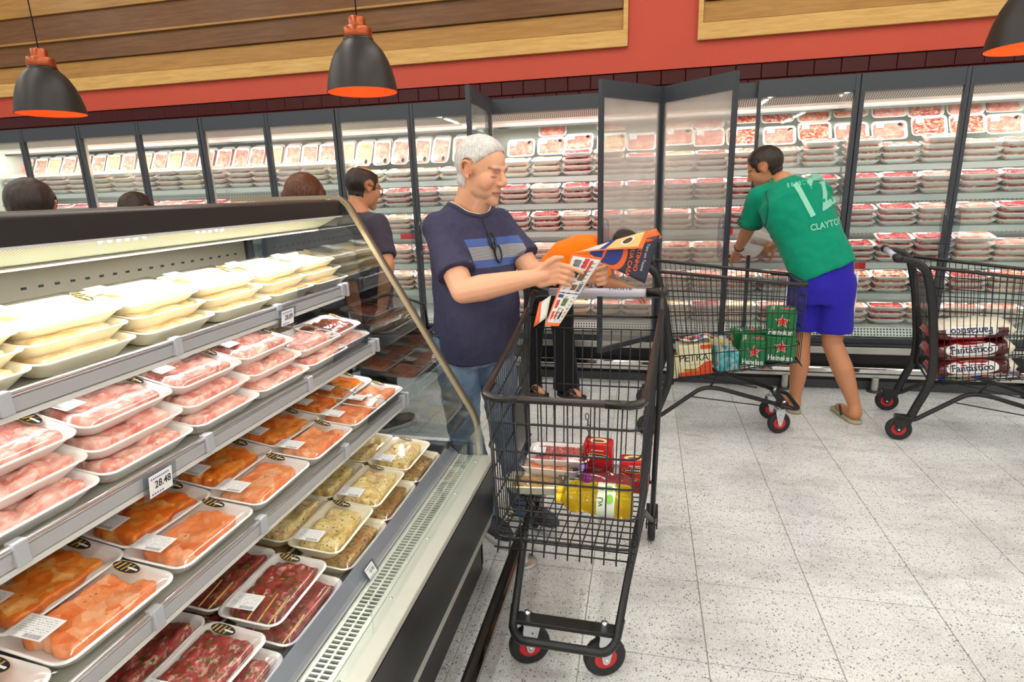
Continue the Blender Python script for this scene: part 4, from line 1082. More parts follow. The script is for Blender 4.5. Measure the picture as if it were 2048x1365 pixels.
beer(cw(C2, .715, -.075, fz(.715) + .006), C2[1] - .18, .155, .19, .150, 'lower green beer box in the front end of the second trolley', False)
beer(cw(C2, .712, -.070, fz(.715) + .158), C2[1] - .22, .155, .19, .145, 'topmost green beer box stacked at the front of the second trolley')
beer(cw(C2, .565, -.085, fz(.575) + .008), C2[1] - .18, .135, .19, .145, 'green beer box beside the stack nearest the camera in the second trolley')
beer(cw(C2, .568, .110, fz(.560) + .010), C2[1] + .05, .19, .13, .150, 'green beer box at the far side of the second trolley')
# cream and orange can carton
m_cream = mat('cream_carton', (236, 230, 190), .4); m_orange = mat('orange_red_print', (224, 74, 22), .4); m_tan = mat('tan_gold', (214, 168, 70), .4)
o = thing('can_carton', 'cream and orange beer can carton at the rear of the second trolley', 'beer box', cw(C2, .235, -.12, fz(.235) + .006), C2[1] + .02); o.rotation_euler = (0, -.10, C2[1] + .02)
w, d, h = .19, .13, .185
MB().box((-w / 2, -d / 2, 0), (w / 2, d / 2, h)).build('carton', m_cream, o, bevel=.004)
MB().prism([(-w / 2, .0), (w / 2, .0), (w / 2, .085), (w * .30, .082), (w * .12, .052), (-w * .2, .028), (-w / 2, .022)], lambda u, v, q: (u, q, v), -d / 2 - .0012, -d / 2 - .0002).build('orange_swoosh', m_orange, o)
MB().box((w * .18, -d / 2 - .0012, h * .86), (w / 2, -d / 2 - .0002, h)).build('orange_corner', m_orange, o)
text('brand_print', 'PETRA', .062, m_ink, o, frame((-.006, -d / 2 - .0018, .108), (1, 0, 0), (0, 0, 1)), False, .95)
text('sub_print', 'ORIGEM', .016, m_tan, o, frame((-.01, -d / 2 - .0018, .068), (1, 0, 0), (0, 0, 1)))
MB().box((-.07, -d / 2 - .0020, .030), (.02, -d / 2 - .0012, .044)).build('yellow_band', m_tan, o)
text('malt_print', 'PURO MALTE', .012, m_ink, o, frame((-.025, -d / 2 - .0026, .037), (1, 0, 0), (0, 0, 1)), True)
def can(parent_or_none, loc, m_body, lab=None, r=.031, h=.12, group=None, m_lid=None):
    o = thing('drink_can', lab, 'can', loc, 0, group) if lab else None
    root = o or parent_or_none; off = (0, 0, 0) if o else loc
    MB().lathe([(r * .8, 0), (r, .008), (r, h - .012), (r * .86, h - .002), (r * .84, h)], off, 18).build('can_body', m_body, root)
    MB().lathe([(r * .86, h - .001), (r * .84, h + .001), (r * .78, h - .003), (0, h - .003)], off, 18).build('can_lid', m_lid or m_zinc, root)
    return root
can(None, cw(C2, .105, -.18, fz(.105) + .004), mat('cream_can', (226, 218, 178), .3), 'loose cream beer can beside the orange carton', .032, .155, m_lid=mat('gold_lid', (150, 122, 60), .3, metal=.8))
# teal six-pack in shrink film and yellow cans behind
m_teal = NT('teal_can'); v = m_teal.coord('Object'); m_teal.set(col=m_teal.ramp(m_teal.noise(v, 22, 3), [(.35, (28, 150, 160)), (.5, (80, 196, 200)), (.62, (196, 226, 226)), (.75, (96, 80, 170))]), rough=.25, metal=.2); m_teal = m_teal.m
m_yel = mat('yellow_can', (232, 212, 70), .3, metal=.1)
for nm, m_, lx, ly, lab in (('teal', m_teal, .405, -.115, 'shrink-wrapped six-pack of teal cans in the second trolley'), ('yellow', m_yel, .40, .095, 'six-pack of yellow cans behind the teal ones')):
    o = thing('can_six_pack', lab, 'six-pack', cw(C2, lx, ly, fz(lx) + .008), C2[1] + .1)
    for i in range(3):
        for j in range(2): can(o, ((i - 1) * .0, 0, 0) if False else (((j - .5) * .063), (i - 1) * .063, 0), m_, m_lid=m_zinc, r=.031, h=.122)
    MB().rings([[(x, y, z) for x, y in rrect(.130, .193, .030, 4)] for z in (.0, .002, .118, .126)], 0, True, False).build('shrink_film', m_film, o)
# folded leaflet lying on the can carton
def leaflet(name, loc, yaw, w, d, lab, cols, tilt=0.0):
    o = thing(name, lab, 'leaflet', loc, yaw); o.rotation_euler = (0, tilt, yaw)
    nx = 14; R1 = []; 
    b = MB(); vs = []; fs = []
    for i in range(nx + 1):
        for j in range(5):
            u, v = i / nx - .5, j / 4 - .5; vs.append((u * w, v * d, .006 + .008 * math.sin(u * 9) + .004 * math.cos(v * 6 + u * 4)))
    for i in range(nx):
        for j in range(4): a = i * 5 + j; fs.append((a, a + 5, a + 6, a + 1))
    b.add(vs, fs, 0, True); ob = b.build('sheet', cols, o); s_ = ob.modifiers.new('t', 'SOLIDIFY'); s_.thickness = .0012
    return o
def patch_mat(name, cols, scale):
    t = NT(name); v = t.coord('Object'); c = t.voro(v, scale, 'F1', 'Color'); s = t.node('ShaderNodeSeparateColor'); t.link(c, s.inputs[0])
    t.set(col=t.ramp(s.outputs[0], [(i / len(cols), q) for i, q in enumerate(cols)], 'CONSTANT'), rough=.4); return t.m
m_leaf1 = patch_mat('leaflet_print_dark', [(40, 44, 70), (236, 110, 30), (60, 100, 190), (226, 226, 226), (30, 30, 40), (220, 220, 216)], 34)
m_leaf2 = patch_mat('leaflet_print_mixed', [(232, 230, 224), (226, 106, 40), (40, 90, 190), (120, 70, 50), (150, 180, 160), (226, 224, 220), (60, 66, 90)], 24)
leaflet('leaflet', cw(C2, .235, -.10, fz(.235) + .215), C2[1] + .1, .21, .13, 'crumpled printed leaflet on top of the cream beer carton', m_leaf1, -.1)
leaflet('leaflet', cw(C3, .30, -.02, fz(.30) + .004), C3[1], .42, .30, 'printed offers leaflet under the rice bags in the right trolley', m_leaf2, -FT)
# rice bags
m_bag = NT('rice_bag_film'); v = m_bag.coord('Generated'); s = m_bag.node('ShaderNodeSeparateXYZ'); m_bag.link(v, s.inputs[0])
nz = m_bag.noise(v, 5, 3); xx = m_bag.math('ADD', s.outputs[0], m_bag.math('MULTIPLY', nz, .10))
m_bag.set(col=m_bag.ramp(xx, [(0, (150, 20, 28)), (.16, (92, 12, 20)), (.32, (164, 26, 32)), (.72, (78, 12, 20)), (.96, (236, 226, 200))], 'CONSTANT'), rough=.22, coat=.4); m_bag = m_bag.m
m_ricewhite = mat('rice_white_film', (240, 232, 208), .25, var=.06, vscale=20, coat=.3)
def rice(loc, yaw, lab, text_rot=0.0, tilt=0):
    o = thing('rice_bag', lab, 'rice bag', loc, 0, 'dark red rice bags'); o.rotation_euler = (0, tilt, yaw)
    L, Wd, H = .40, .24, .105; nu, nv = 22, 16; rings = []
    for i in range(nu + 1):
        u = i / nu * 2 - 1; e = max(.0, 1 - abs(u) ** 5) ** .5; hh = H / 2 * e + .003; ww = Wd / 2 * (.80 + .20 * e); ring = []
        for k in range(nv):
            a = 2 * PI * k / nv; ca, sa = math.cos(a), math.sin(a)
            y = ww * (abs(ca) ** .7) * (1 if ca >= 0 else -1); z = hh * (abs(sa) ** .8) * (1 if sa >= 0 else -1)
            n_ = .006 * mnoise.noise((u * 4 + loc[2] * 9, ca * 2, sa * 2)); ring.append((u * L / 2, y + n_ * ca, H / 2 + z + n_ * sa))
        rings.append(ring)
    b = MB().rings(rings, 0, True); bag = b.build('bag', [m_bag, m_ricewhite], o)
    for p in bag.data.polygons:
        c_ = p.center
        if c_.x > L * .43 or (c_.z < H * .20 if not text_rot else c_.z > H * .74): p.material_index = 1
    # oval name plate wrapped on the side facing the camera
    bv = BVHTree.FromPolygons([v_.co for v_ in bag.data.vertices], [list(p.vertices) for p in bag.data.polygons])
    def proj(me, off, sz=1.0):
        for v_ in me.vertices:
            x_, y_ = v_.co.x, v_.co.y
            if text_rot: x_, y_ = -x_, -y_
            hit = bv.ray_cast(Vector((x_ + .0, -1, H / 2 + .012 + y_)), Vector((0, 1, 0)))
            if hit[0]: v_.co = hit[0] + Vector((0, -off, 0))
            else: v_.co = Vector((x_, -Wd / 2, H / 2 + y_))
        return me
    N = 28; vs = [(0, 0, 0)]; fs = []
    for rr in (.33, .66, 1.0):
        for k in range(N):
            a = 2 * PI * k / N; vs.append((.115 * rr * math.copysign(abs(math.cos(a)) ** .6, math.cos(a)), .034 * rr * math.copysign(abs(math.sin(a)) ** .75, math.sin(a)), 0))
    for k in range(N): fs.append((0, 1 + k, 1 + (k + 1) % N))
    for q in (0, 1):
        for k in range(N): fs.append((1 + q * N + k, 1 + (q + 1) * N + k, 1 + (q + 1) * N + (k + 1) % N, 1 + q * N + (k + 1) % N))
    pm = MB().add(vs, fs, 0, True).mesh('plate', [m_labelw]); link('name_plate', proj(pm, .0012), o)
    tm = text_mesh('Fantástico', .052, True, 2, width=.88); tm.materials.append(mat('navy_ink', (24, 26, 70), .4)); link('name_print', proj(tm, .0024), o)
    return o
rice(cw(C3, .285, -.085, fz(.285) + .014), C3[1] - .02, 'lowest dark red rice bag in the right trolley', 0, -FT)
rice(cw(C3, .262, -.075, fz(.262) + .118), C3[1] + .04, 'middle dark red rice bag in the right trolley', 0, -FT * .9)
rice(cw(C3, .250, -.07, fz(.250) + .222), C3[1] + .02, 'topmost rice bag lying upside down in the right trolley', 1, -FT * .7)
# ================================================================== people
def remesh(mb, voxel, smooth=3, name='body'):
    me = mb.mesh('tmp'); o = bpy.data.objects.new('tmp', me); COL.objects.link(o)
    r = o.modifiers.new('r', 'REMESH'); r.mode = 'VOXEL'; r.voxel_size = voxel
    if smooth:
        s = o.modifiers.new('s', 'SMOOTH'); s.factor = .5; s.iterations = smooth
    dg = bpy.context.evaluated_depsgraph_get(); dg.update()
    out = bpy.data.meshes.new_from_object(o.evaluated_get(dg)); out.name = name
    bpy.data.objects.remove(o); bpy.data.meshes.remove(me)
    out.polygons.foreach_set('use_smooth', [True] * len(out.polygons)); out.materials.clear()
    return out
def co_of(me):
    a = np.empty(len(me.vertices) * 3); me.vertices.foreach_get('co', a); return a.reshape(-1, 3)
def set_co(me, a): me.vertices.foreach_set('co', a.astype(np.float32).ravel()); me.update()
def normals(me):
    a = np.empty(len(me.vertices) * 3); me.vertices.foreach_get('normal', a); return a.reshape(-1, 3)
def paint(me, cols):
    at = me.color_attributes.new('Col', 'FLOAT_COLOR', 'POINT'); at.data.foreach_set('color', np.concatenate([cols, np.ones((len(cols), 1))], 1).astype(np.float32).ravel())
def wrinkle(me, amp, scale, seed=0, stretch=(1, 1, 1), f=None):
    a = co_of(me); n = normals(me); d = np.array([mnoise.noise((p[0] * scale * stretch[0] + seed, p[1] * scale * stretch[1], p[2] * scale * stretch[2])) + .5 * mnoise.noise((p[0] * scale * 2.3 * stretch[0], p[1] * scale * 2.3 * stretch[1] + seed, p[2] * scale * 2.3 * stretch[2])) for p in a])
    if f is not None: d = d * f(a)
    set_co(me, a + n * (d * amp)[:, None])
def limb(mb, pts, rad, n=14):
    P = [Vector(p) for p in pts]
    mb.tube(P, list(rad), n)
    for p, r in zip(P, rad): mb.sphere(p, r * .999, n, 8)
def torso(mb, pts, ws, ds, rts, n=24, pw=.82):
    P = [Vector(p) for p in pts]; rings = []
    for i, p in enumerate(P):
        T = (P[min(i + 1, len(P) - 1)] - P[max(i - 1, 0)]).normalized(); R = Vector(rts[i] if isinstance(rts[0], (tuple, list, Vector)) else rts)
        R = (R - T * R.dot(T)).normalized(); F = T.cross(R)
        ring = []
        for k in range(n):
            a = 2 * PI * k / n; c, s = math.cos(a), math.sin(a)
            ring.append(p + R * ws[i] * math.copysign(abs(c) ** pw, c) + F * ds[i] * math.copysign(abs(s) ** pw, s))
        rings.append(ring)
    mb.rings(rings, 0, True, True)
def skin_mat(name, base, rough=.45):
    t = NT(name); v = t.coord('Object'); at = t.node('ShaderNodeAttribute'); at.attribute_name = 'Col'
    n = t.noise(v, 90, 3); n2 = t.noise(v, 14, 3)
    c = t.mix(t.math('MULTIPLY', n2, .25), at.outputs['Color'], lin(tuple(min(255, x * f) for x, f in zip(base, (.98, .82, .76)))))
    t.set(col=c, rough=rough, spec=.4); t.b.inputs['Subsurface Weight'].default_value = .08; t.b.inputs['Subsurface Radius'].default_value = (.01, .004, .002)
    t.bump(n, .10, .002); return t.m
def cloth(name, col, weave=500, bump=.25, var=.06):
    t = NT(name); v = t.coord('Object'); c = lin(col); f = t.noise(v, 40, 4)
    t.set(col=t.mix(f, tuple(x * (1 - var) for x in c[:3]) + (1,), tuple(min(1, x * (1 + var)) for x in c[:3]) + (1,)), rough=.85, spec=.15)
    t.b.inputs['Sheen Weight'].default_value = .08
    t.bump(t.noise(v, weave, 2), bump, .001); return t.m
def hair_mat(name, a, b, stretch=(60, 60, 7)):
    t = NT(name); v = t.coord('Object'); n = t.noise(t.scale_vec(v, stretch), 3.0, 4, .6)
    t.set(col=t.ramp(n, [(.3, a), (.7, b)]), rough=.42, spec=.35); t.bump(n, .4, .004); return t.m
ZS = .94      # head height factor
def zsc(c): return Vector((c[0] * 1.02, c[1], c[2] * ZS))
def head_prims(mb, M_, s=1.0, female=False):
    def E(c, r): mb.sphere(M_ @ (zsc(c) * s), zsc(r) * s, 20, 14, 0, M_.to_3x3().normalized())
    def L(a, b, ra, rb): limb(mb, [M_ @ (zsc(a) * s), M_ @ (zsc(b) * s)], [ra * s, rb * s], 10)
    E((-.012, 0, .030), (.100, .078, .094)); E((.022, 0, -.030), (.071, .063, .092)); E((.020, 0, -.066), (.068, .058, .052)); E((.040, 0, -.062), (.050, .044, .050))
    L((.074, 0, -.106), (.070, 0, -.098), .022, .026)
    L((.078, -.036, .024), (.083, 0, .022), .0125, .013); L((.078, .036, .024), (.083, 0, .022), .0125, .013)
    L((.086, 0, .014), (.108, 0, -.020), .0095, .0125); L((.108, 0, -.020), (.107, 0, -.029), .0125, .0120)
    for q in (-1, 1):
        E((.096, q * .012, -.031), (.013, .009, .009)); E((.046, q * .038, -.028), (.041, .027, .044))
        E((.065, q * .033, -.002), (.022, .019, .014))      # lids
        # ear: rim, lobe, inner plate
        pts = [(.008, q * .078, -.012), (.010, q * .083, .010), (.000, q * .089, .030), (-.018, q * .094, .034), (-.031, q * .095, .018), (-.027, q * .090, -.006), (-.010, q * .083, -.030)]
        for a, b in zip(pts[:-1], pts[1:]): L(a, b, .0050, .0050)
        E((-.010, q * .078, .002), (.018, .005, .026)); E((-.003, q * .081, -.029), (.008, .006, .010))
    L((.087, -.020, -.0640), (.093, 0, -.062), .0058, .0068); L((.087, .020, -.0640), (.093, 0, -.062), .0058, .0068)
    L((.085, -.017, -.0745), (.091, 0, -.076), .0062, .0078); L((.085, .017, -.0745), (.091, 0, -.076), .0062, .0078)
def head_colour(loc, cols, base, lips=(176, 92, 80), brow=(70, 58, 52), stubble=None, lids=True):
    """loc: vertices in head space"""
    x, y, z = loc[:, 0], loc[:, 1], loc[:, 2]; f = lambda c: np.array(lin(c)[:3])
    def blend(m, c):
        cols[:] = cols * (1 - m[:, None]) + f(c)[None] * m[:, None]
    ay = np.abs(y)
    if stubble is not None:
        m = np.clip((-.045 - z) / .03, 0, 1) * np.clip((x + .01) / .03, 0, 1) * (z > -.14) * .5; blend(m, stubble)
    blend(np.exp(-(((x - .07) / .03) ** 2 + ((ay - .045) / .02) ** 2 + ((z + .028) / .02) ** 2)) * .35, (214, 118, 92))
    blend(np.exp(-(((x - .12) / .015) ** 2 + (y / .014) ** 2 + ((z + .026) / .014) ** 2)) * .35, (210, 112, 90))
    blend(np.exp(-(((ay - .09) / .012) ** 2 + ((x + .012) / .03) ** 2 + ((z) / .04) ** 2)) * .5, (206, 110, 84))
    lm = (x > .076) * (ay < .024) * np.exp(-(((z + .0685) / .010) ** 4)) ; blend(np.clip(lm, 0, 1) * .75, lips)
    blend((x > .080) * (ay < .026) * np.exp(-((z + .0692) / .0018) ** 2) * .9, (92, 40, 38))
    bz = .026 - .10 * (ay - .033) ** 2 * 40
    bm = (x > .06) * np.exp(-((z - bz) / .0055) ** 2) * np.clip((ay - .010) / .006, 0, 1) * np.clip((.058 - ay) / .008, 0, 1); blend(np.clip(bm, 0, 1) * .9, brow)
    ez = -.006 + 3.0 * (ay - .033) ** 2
    em = (x > .06) * np.exp(-((z - ez) / .0026) ** 2) * np.clip((ay - .017) / .004, 0, 1) * np.clip((.050 - ay) / .005, 0, 1); blend(np.clip(em, 0, 1), (36, 26, 24))
    blend((x > .06) * np.exp(-(((z - .002) / .010) ** 2 + ((ay - .034) / .016) ** 2)) * .25, (150, 84, 66))
    blend((x > .094) * np.exp(-(((z + .0385) / .003) ** 2 + ((ay - .008) / .004) ** 2)) * .8, (80, 34, 30))
def hair_from(me, M_, s, mask, thick, m, name, parent, off, seed=1, rough=.0):
    """shell grown from the scalp: faces inside mask, pushed out along the normals"""
    a = co_of(me); n = normals(me); inv = np.array(M_.inverted()); h = (a @ inv[:3, :3].T + inv[:3, 3]) / s / np.array([1.02, 1, ZS])
    k = mask(h)                        # signed: > 0 inside
    keep = [p for p in me.polygons if all(k[i] > 0 for i in p.vertices)]
    idx = sorted({i for p in keep for i in p.vertices}); mp = {i: j for j, i in enumerate(idx)}
    vs = []
    for i in idx:
        e = min(1, k[i] / .026); d = thick * s * e * (2 - e) + rough * s * e * mnoise.noise((h[i][0] * 60 + seed, h[i][1] * 60, h[i][2] * 24)) + .001
        vs.append(a[i] + n[i] * d)
    b = MB().add(vs, [[mp[i] for i in p.vertices] for p in keep], 0, True)
    return b.build(name, m, parent)
def head_matrix(pos, fwd, pitch=0.0, roll=0.0):
    f = Vector((fwd[0], fwd[1], 0)).normalized(); l = Vector((-f.y, f.x, 0))
    R = Matrix(((f.x, l.x, 0), (f.y, l.y, 0), (0, 0, 1))) @ Matrix.Rotation(pitch, 3, 'Y') @ Matrix.Rotation(roll, 3, 'X')
    return Matrix.Translation(pos) @ R.to_4x4()
def hand_simple(mb, wr, dirv, palmn, s=1.0, curl=.5, side=1):
    """relaxed hand: palm and five bent fingers; dirv: towards the fingertips, palmn: palm normal"""
    d = Vector(dirv).normalized(); n = Vector(palmn); n = (n - d * n.dot(d)).normalized(); w = d.cross(n) * side
    wr = Vector(wr)
    R = Matrix((d, w, n)).transposed()
    mb.sphere(wr + d * .045 * s, Vector((.050, .040, .016)) * s, 14, 10, 0, R)
    limb(mb, [wr, wr + d * .04 * s], [.024 * s, .024 * s], 10)
    for i, (o, L) in enumerate(((.030, .072), (.010, .080), (-.011, .074), (-.030, .058))):
        p = wr + d * (.082 - .004 * abs(i - 1)) * s + w * o * s; pts = [p]; ang = .25
        for j, f in enumerate((.45, .32, .23)):
            ang += curl * (.5 + .35 * j); p = p + (d * math.cos(ang) + n * math.sin(ang)) * L * f * s; pts.append(p)
        limb(mb, pts, [.0092 * s, .0088 * s, .0080 * s, .0068 * s], 8)
    p = wr + d * .022 * s + w * .030 * s
    limb(mb, [p, p + (d * .6 + w * .75 + n * .2) * .032 * s, p + (d * .9 + w * .7 + n * .45) * .058 * s, p + (d * 1.15 + w * .55 + n * .7) * .075 * s], [.014 * s, .0115 * s, .010 * s, .008 * s], 8)
def fill(n, c): return np.tile(np.array(lin(c)[:3])[None], (n, 1))
def part(me, name, m, parent):
    me.materials.append(m); o = link(name, me, parent, -Vector(parent.location)); return o
def shoes(parent, an, fwd, m_up, m_sole, L=.27, name='shoe'):
    f = Vector((fwd[0], fwd[1], 0)).normalized(); l = Vector((-f.y, f.x, 0)); b = MB(); a = Vector((an[0], an[1], 0))
    R = Matrix((f, l, Vector((0, 0, 1)))).transposed()
    b.sphere(a + f * .06 + Vector((0, 0, .045)), (.145 * L / .27, .047, .042), 16, 10, 0, R); b.sphere(a + Vector((0, 0, .07)), (.055, .042, .055), 12, 8, 0, R)
    me = remesh(b, .008, 4); o = part(me, name, m_up, parent)
    s = MB(); s.rings([[a + f * (.06 + x) + l * y + Vector((0, 0, z)) for x, y in rrect(L * 1.06, .098, .045, 5)] for z in (.001, .02, .026)], 0, True)
    q = s.build('sole', m_sole, o)
    return o

# ------------------------------------------------------------ the man with the flyer
B = Vector((-.712, 2.36, 0)); FW = Vector((.74, -.6726, 0)); RT = Vector((-.6726, -.74, 0))
man = thing('person', 'grey-haired man in a navy striped T-shirt and jeans reading a flyer', 'person', B)
def Q(f, r, z): return B + FW * f + RT * r + Vector((0, 0, z))
HM = head_matrix((-.626, 2.300, 1.548), (.93, -.37), math.radians(17), math.radians(2)); HS = 1.02
SK = (226, 172, 138)
shR, shL = Q(-.005, .138, 1.330), Q(-.005, -.155, 1.330)
elR, wrR = Vector((-.668, 2.105, 1.100)), Vector((-.385, 2.085, 1.158))
elL, wrL = Vector((-.455, 2.395, 1.135)), Vector((-.250, 2.315, 1.135))
mb = MB(); head_prims(mb, HM, HS)
limb(mb, [HM @ Vector((-.028, 0, -.045)), HM @ Vector((-.030, 0, -.110)), Q(.0, 0, 1.37)], [.062, .061, .072], 16); limb(mb, [HM @ Vector((.03, 0, -.085)), Q(.035, 0, 1.365)], [.040, .048], 12)
limb(mb, [shR, shR.lerp(elR, .5), elR], [.058, .055, .047]); limb(mb, [elR, elR.lerp(wrR, .28), elR.lerp(wrR, .65), wrR], [.047, .051, .041, .030])
limb(mb, [shL, shL.lerp(elL, .5), elL], [.056, .052, .044]); limb(mb, [elL, elL.lerp(wrL, .3), wrL], [.044, .044, .027])
# right hand: back of the hand to the camera, thumb on top, index finger along the flyer
Wv = wrR
limb(mb, [Wv, Wv + Vector((.035, 0, .006))], [.026, .027])
for z_, r_ in ((.030, .019), (.010, .020), (-.010, .020), (-.028, .018)): limb(mb, [Wv + Vector((.018, .002, z_ * .75)), Wv + Vector((.082, .0, .016 + z_))], [.019, r_ * .72])
K0 = Wv + Vector((.086, 0, .016))
limb(mb, [K0 + Vector((0, 0, .030)), K0 + Vector((.040, -.006, .022)), K0 + Vector((.066, -.002, .010)), K0 + Vector((.084, .004, .000))], [.0105, .0098, .0090, .0075], 10)
for i, (z_, L_) in enumerate(((.010, 1.0), (-.011, .95), (-.030, .8))):
    r0 = K0 + Vector((-.003 * i, 0, z_)); limb(mb, [r0, r0 + Vector((.034, -.010, -.008)) * L_, r0 + Vector((.052, .008, -.018)) * L_, r0 + Vector((.044, .024, -.022)) * L_], [.0102, .0096, .0088, .0075], 10)
t0 = Wv + Vector((.026, -.004, .030)); limb(mb, [t0, t0 + Vector((.024, -.008, .026)), t0 + Vector((.050, -.006, .040)), t0 + Vector((.072, .0, .040))], [.0150, .0125, .0108, .0085], 10)
# left hand: behind the flyer, finger ends curling round its lower edge
limb(mb, [wrL, wrL + Vector((.04, -.012, .012))], [.027, .028])
PL = Vector((-.190, 2.292, 1.142))
for z_ in (.030, .010, -.010, -.028): limb(mb, [wrL + Vector((.02, 0, z_ * .7)), PL + Vector((.022, 0, z_ + .004))], [.019, .0135])
for i, (z_, L_) in enumerate(((.032, .95), (.011, 1.0), (-.010, .98), (-.030, .85))):
    r0 = PL + Vector((.024, -.004, z_ + .006)); limb(mb, [r0, r0 + Vector((.026, -.022, -.002)) * L_, r0 + Vector((.020, -.050, -.007)) * L_, r0 + Vector((-.006, -.062, -.012)) * L_], [.0102, .0098, .0090, .0078], 10)
t0 = PL + Vector((-.028, -.004, .030)); limb(mb, [t0, t0 + Vector((.020, -.004, .030)), t0 + Vector((.044, -.012, .044))], [.014, .012, .009], 10)
me = remesh(mb, .0036, 5)
a = co_of(me); inv = np.array(HM.inverted()); hl = (a @ inv[:3, :3].T + inv[:3, 3]) / HS / np.array([1.02, 1, ZS])
# carve eye sockets, temples, cheeks and the fold beside the mouth
nn = normals(me); disp = np.zeros(len(a))
for c_, s_, am in (((.086, .030, .006), .011, -.0035), ((.086, -.030, .006), .011, -.0035), ((.06, .062, .03), .022, -.003), ((.06, -.062, .03), .022, -.003), ((.080, -.036, -.052), .012, -.0035), ((.080, .036, -.052), .012, -.0035), ((.088, 0, -.094), .009, -.003)):
    disp += am * np.exp(-((hl - np.array(c_)) ** 2).sum(1) / (2 * s_ ** 2))
set_co(me, a + nn * disp[:, None])
cols = fill(len(a), SK); isH = (hl[:, 2] > -.16) & (np.abs(hl[:, 1]) < .11) & (np.abs(hl[:, 0]) < .16)
hc = cols[isH]; head_colour(hl[isH], hc, SK, lips=(186, 104, 92), brow=(92, 80, 74), stubble=(206, 164, 142)); cols[isH] = hc
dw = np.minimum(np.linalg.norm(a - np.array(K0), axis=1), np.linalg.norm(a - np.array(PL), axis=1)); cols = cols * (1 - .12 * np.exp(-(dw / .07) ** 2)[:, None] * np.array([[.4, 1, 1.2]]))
paint(me, cols); m_skin1 = skin_mat('fair_skin', SK)
body = part(me, 'body', m_skin1, man)
def mask_grey(h):
    x, y, z = h[:, 0], h[:, 1], h[:, 2]; ay = np.abs(y)
    line = .070 - .95 * np.clip(.108 - z, 0, 1)                      # hairline recedes up the forehead
    top = np.minimum(line - x + .022 * np.clip((ay - .02) / .04, 0, 1) * (z > .06), z - .035)
    side = np.minimum(np.minimum(.012 + (z - .02) * .75 - x, z + .020), .2 - ay)
    back = np.minimum(-.022 - x, z + .080)
    k = np.maximum(np.maximum(top, side), back)
    ear = np.sqrt(((x + .008) / .030) ** 2 + ((z - .002) / .042) ** 2)
    k = np.where((ay > .074) & (ear < 1.0), -1, k)
    return k
me_w = body.data.copy(); hair_from(me_w, HM, HS, mask_grey, .0095, hair_mat('grey_hair', (180, 176, 172), (226, 223, 219), (44, 44, 12)), 'hair', man, B, 3, .0025).location = -B
# T-shirt
mb = MB()
torso(mb, [Q(.012, 0, .795), Q(.030, 0, .90), Q(.040, 0, 1.0), Q(.030, 0, 1.12), Q(.015, 0, 1.24), Q(.002, 0, 1.335), Q(-.010, 0, 1.392), Q(-.012, 0, 1.425)],
      [.184, .188, .182, .176, .176, .165, .120, .074], [.142, .152, .156, .146, .132, .112, .086, .070], RT)
for s_, e_ in ((shR, elR), (shL, elL)):
    limb(mb, [Q(-.02, 0, 1.362), Q(-.02, 0, 1.362).lerp(s_, .55), s_, s_.lerp(e_, .45)], [.064, .067, .067, .066]); mb.tube([s_.lerp(e_, .2), s_.lerp(e_, .5), s_.lerp(e_, .74)], [.066, .070, .080], 18)
me = remesh(mb, .0075, 5)
wrinkle(me, .0055, 9, 2, (1, 1, .55), lambda p: np.clip((1.36 - p[:, 2]) / .2, .15, 1)); wrinkle(me, .0025, 26, 5)
m_navy = cloth('navy_jersey', (62, 60, 82), 600)
m_navy_t = NT('navy_striped_jersey'); t = m_navy_t
pos = t.coord('Object'); s = t.node('ShaderNodeSeparateXYZ'); t.link(pos, s.inputs[0])
zz = s.outputs[2]
cf = t.noise(pos, 40, 4); navy = t.mix(cf, lin((56, 55, 76)), lin((72, 70, 94)))
def band(z0, z1): return t.math('MULTIPLY', t.math('GREATER_THAN', zz, z0), t.math('LESS_THAN', zz, z1))
chest = t.node('ShaderNodeAttribute'); chest.attribute_name = 'chest'
fine = t.math('GREATER_THAN', t.math('FRACT', t.math('MULTIPLY', zz, 210)), .5)
grey = t.mix(fine, lin((178, 176, 174)), lin((92, 92, 104))); chf = t.math('GREATER_THAN', chest.outputs['Fac'], .5)
c = t.mix(t.math('MULTIPLY', band(1.256, 1.286), chf), navy, lin((80, 100, 156)))
c = t.mix(t.math('MULTIPLY', band(1.204, 1.256), chf), c, grey)
c = t.mix(t.math('MULTIPLY', band(1.174, 1.204), chf), c, lin((80, 100, 156)))
t.set(col=c, rough=.85, spec=.15); t.bump(t.noise(pos, 600, 2), .25, .001); m_navy_t = t.m
a = co_of(me); rel = a - np.array(B); fo = rel @ np.array(FW); ri = rel @ np.array(RT)
dR = np.array([min(np.linalg.norm(np.cross(p - np.array(shR), (np.array(elR) - np.array(shR)))) / .307, 9) for p in a])
chestm = np.clip(.5 + np.minimum.reduce([fo - .02, .160 - ri, ri + .165, dR - .082]) / .03, 0, 1)
at = me.attributes.new('chest', 'FLOAT', 'POINT'); at.data.foreach_set('value', chestm.astype(np.float32))
shirt = part(me, 'tshirt', m_navy_t, man)
bvs = BVHTree.FromPolygons([v.co for v in me.vertices], [list(p.vertices) for p in me.polygons])
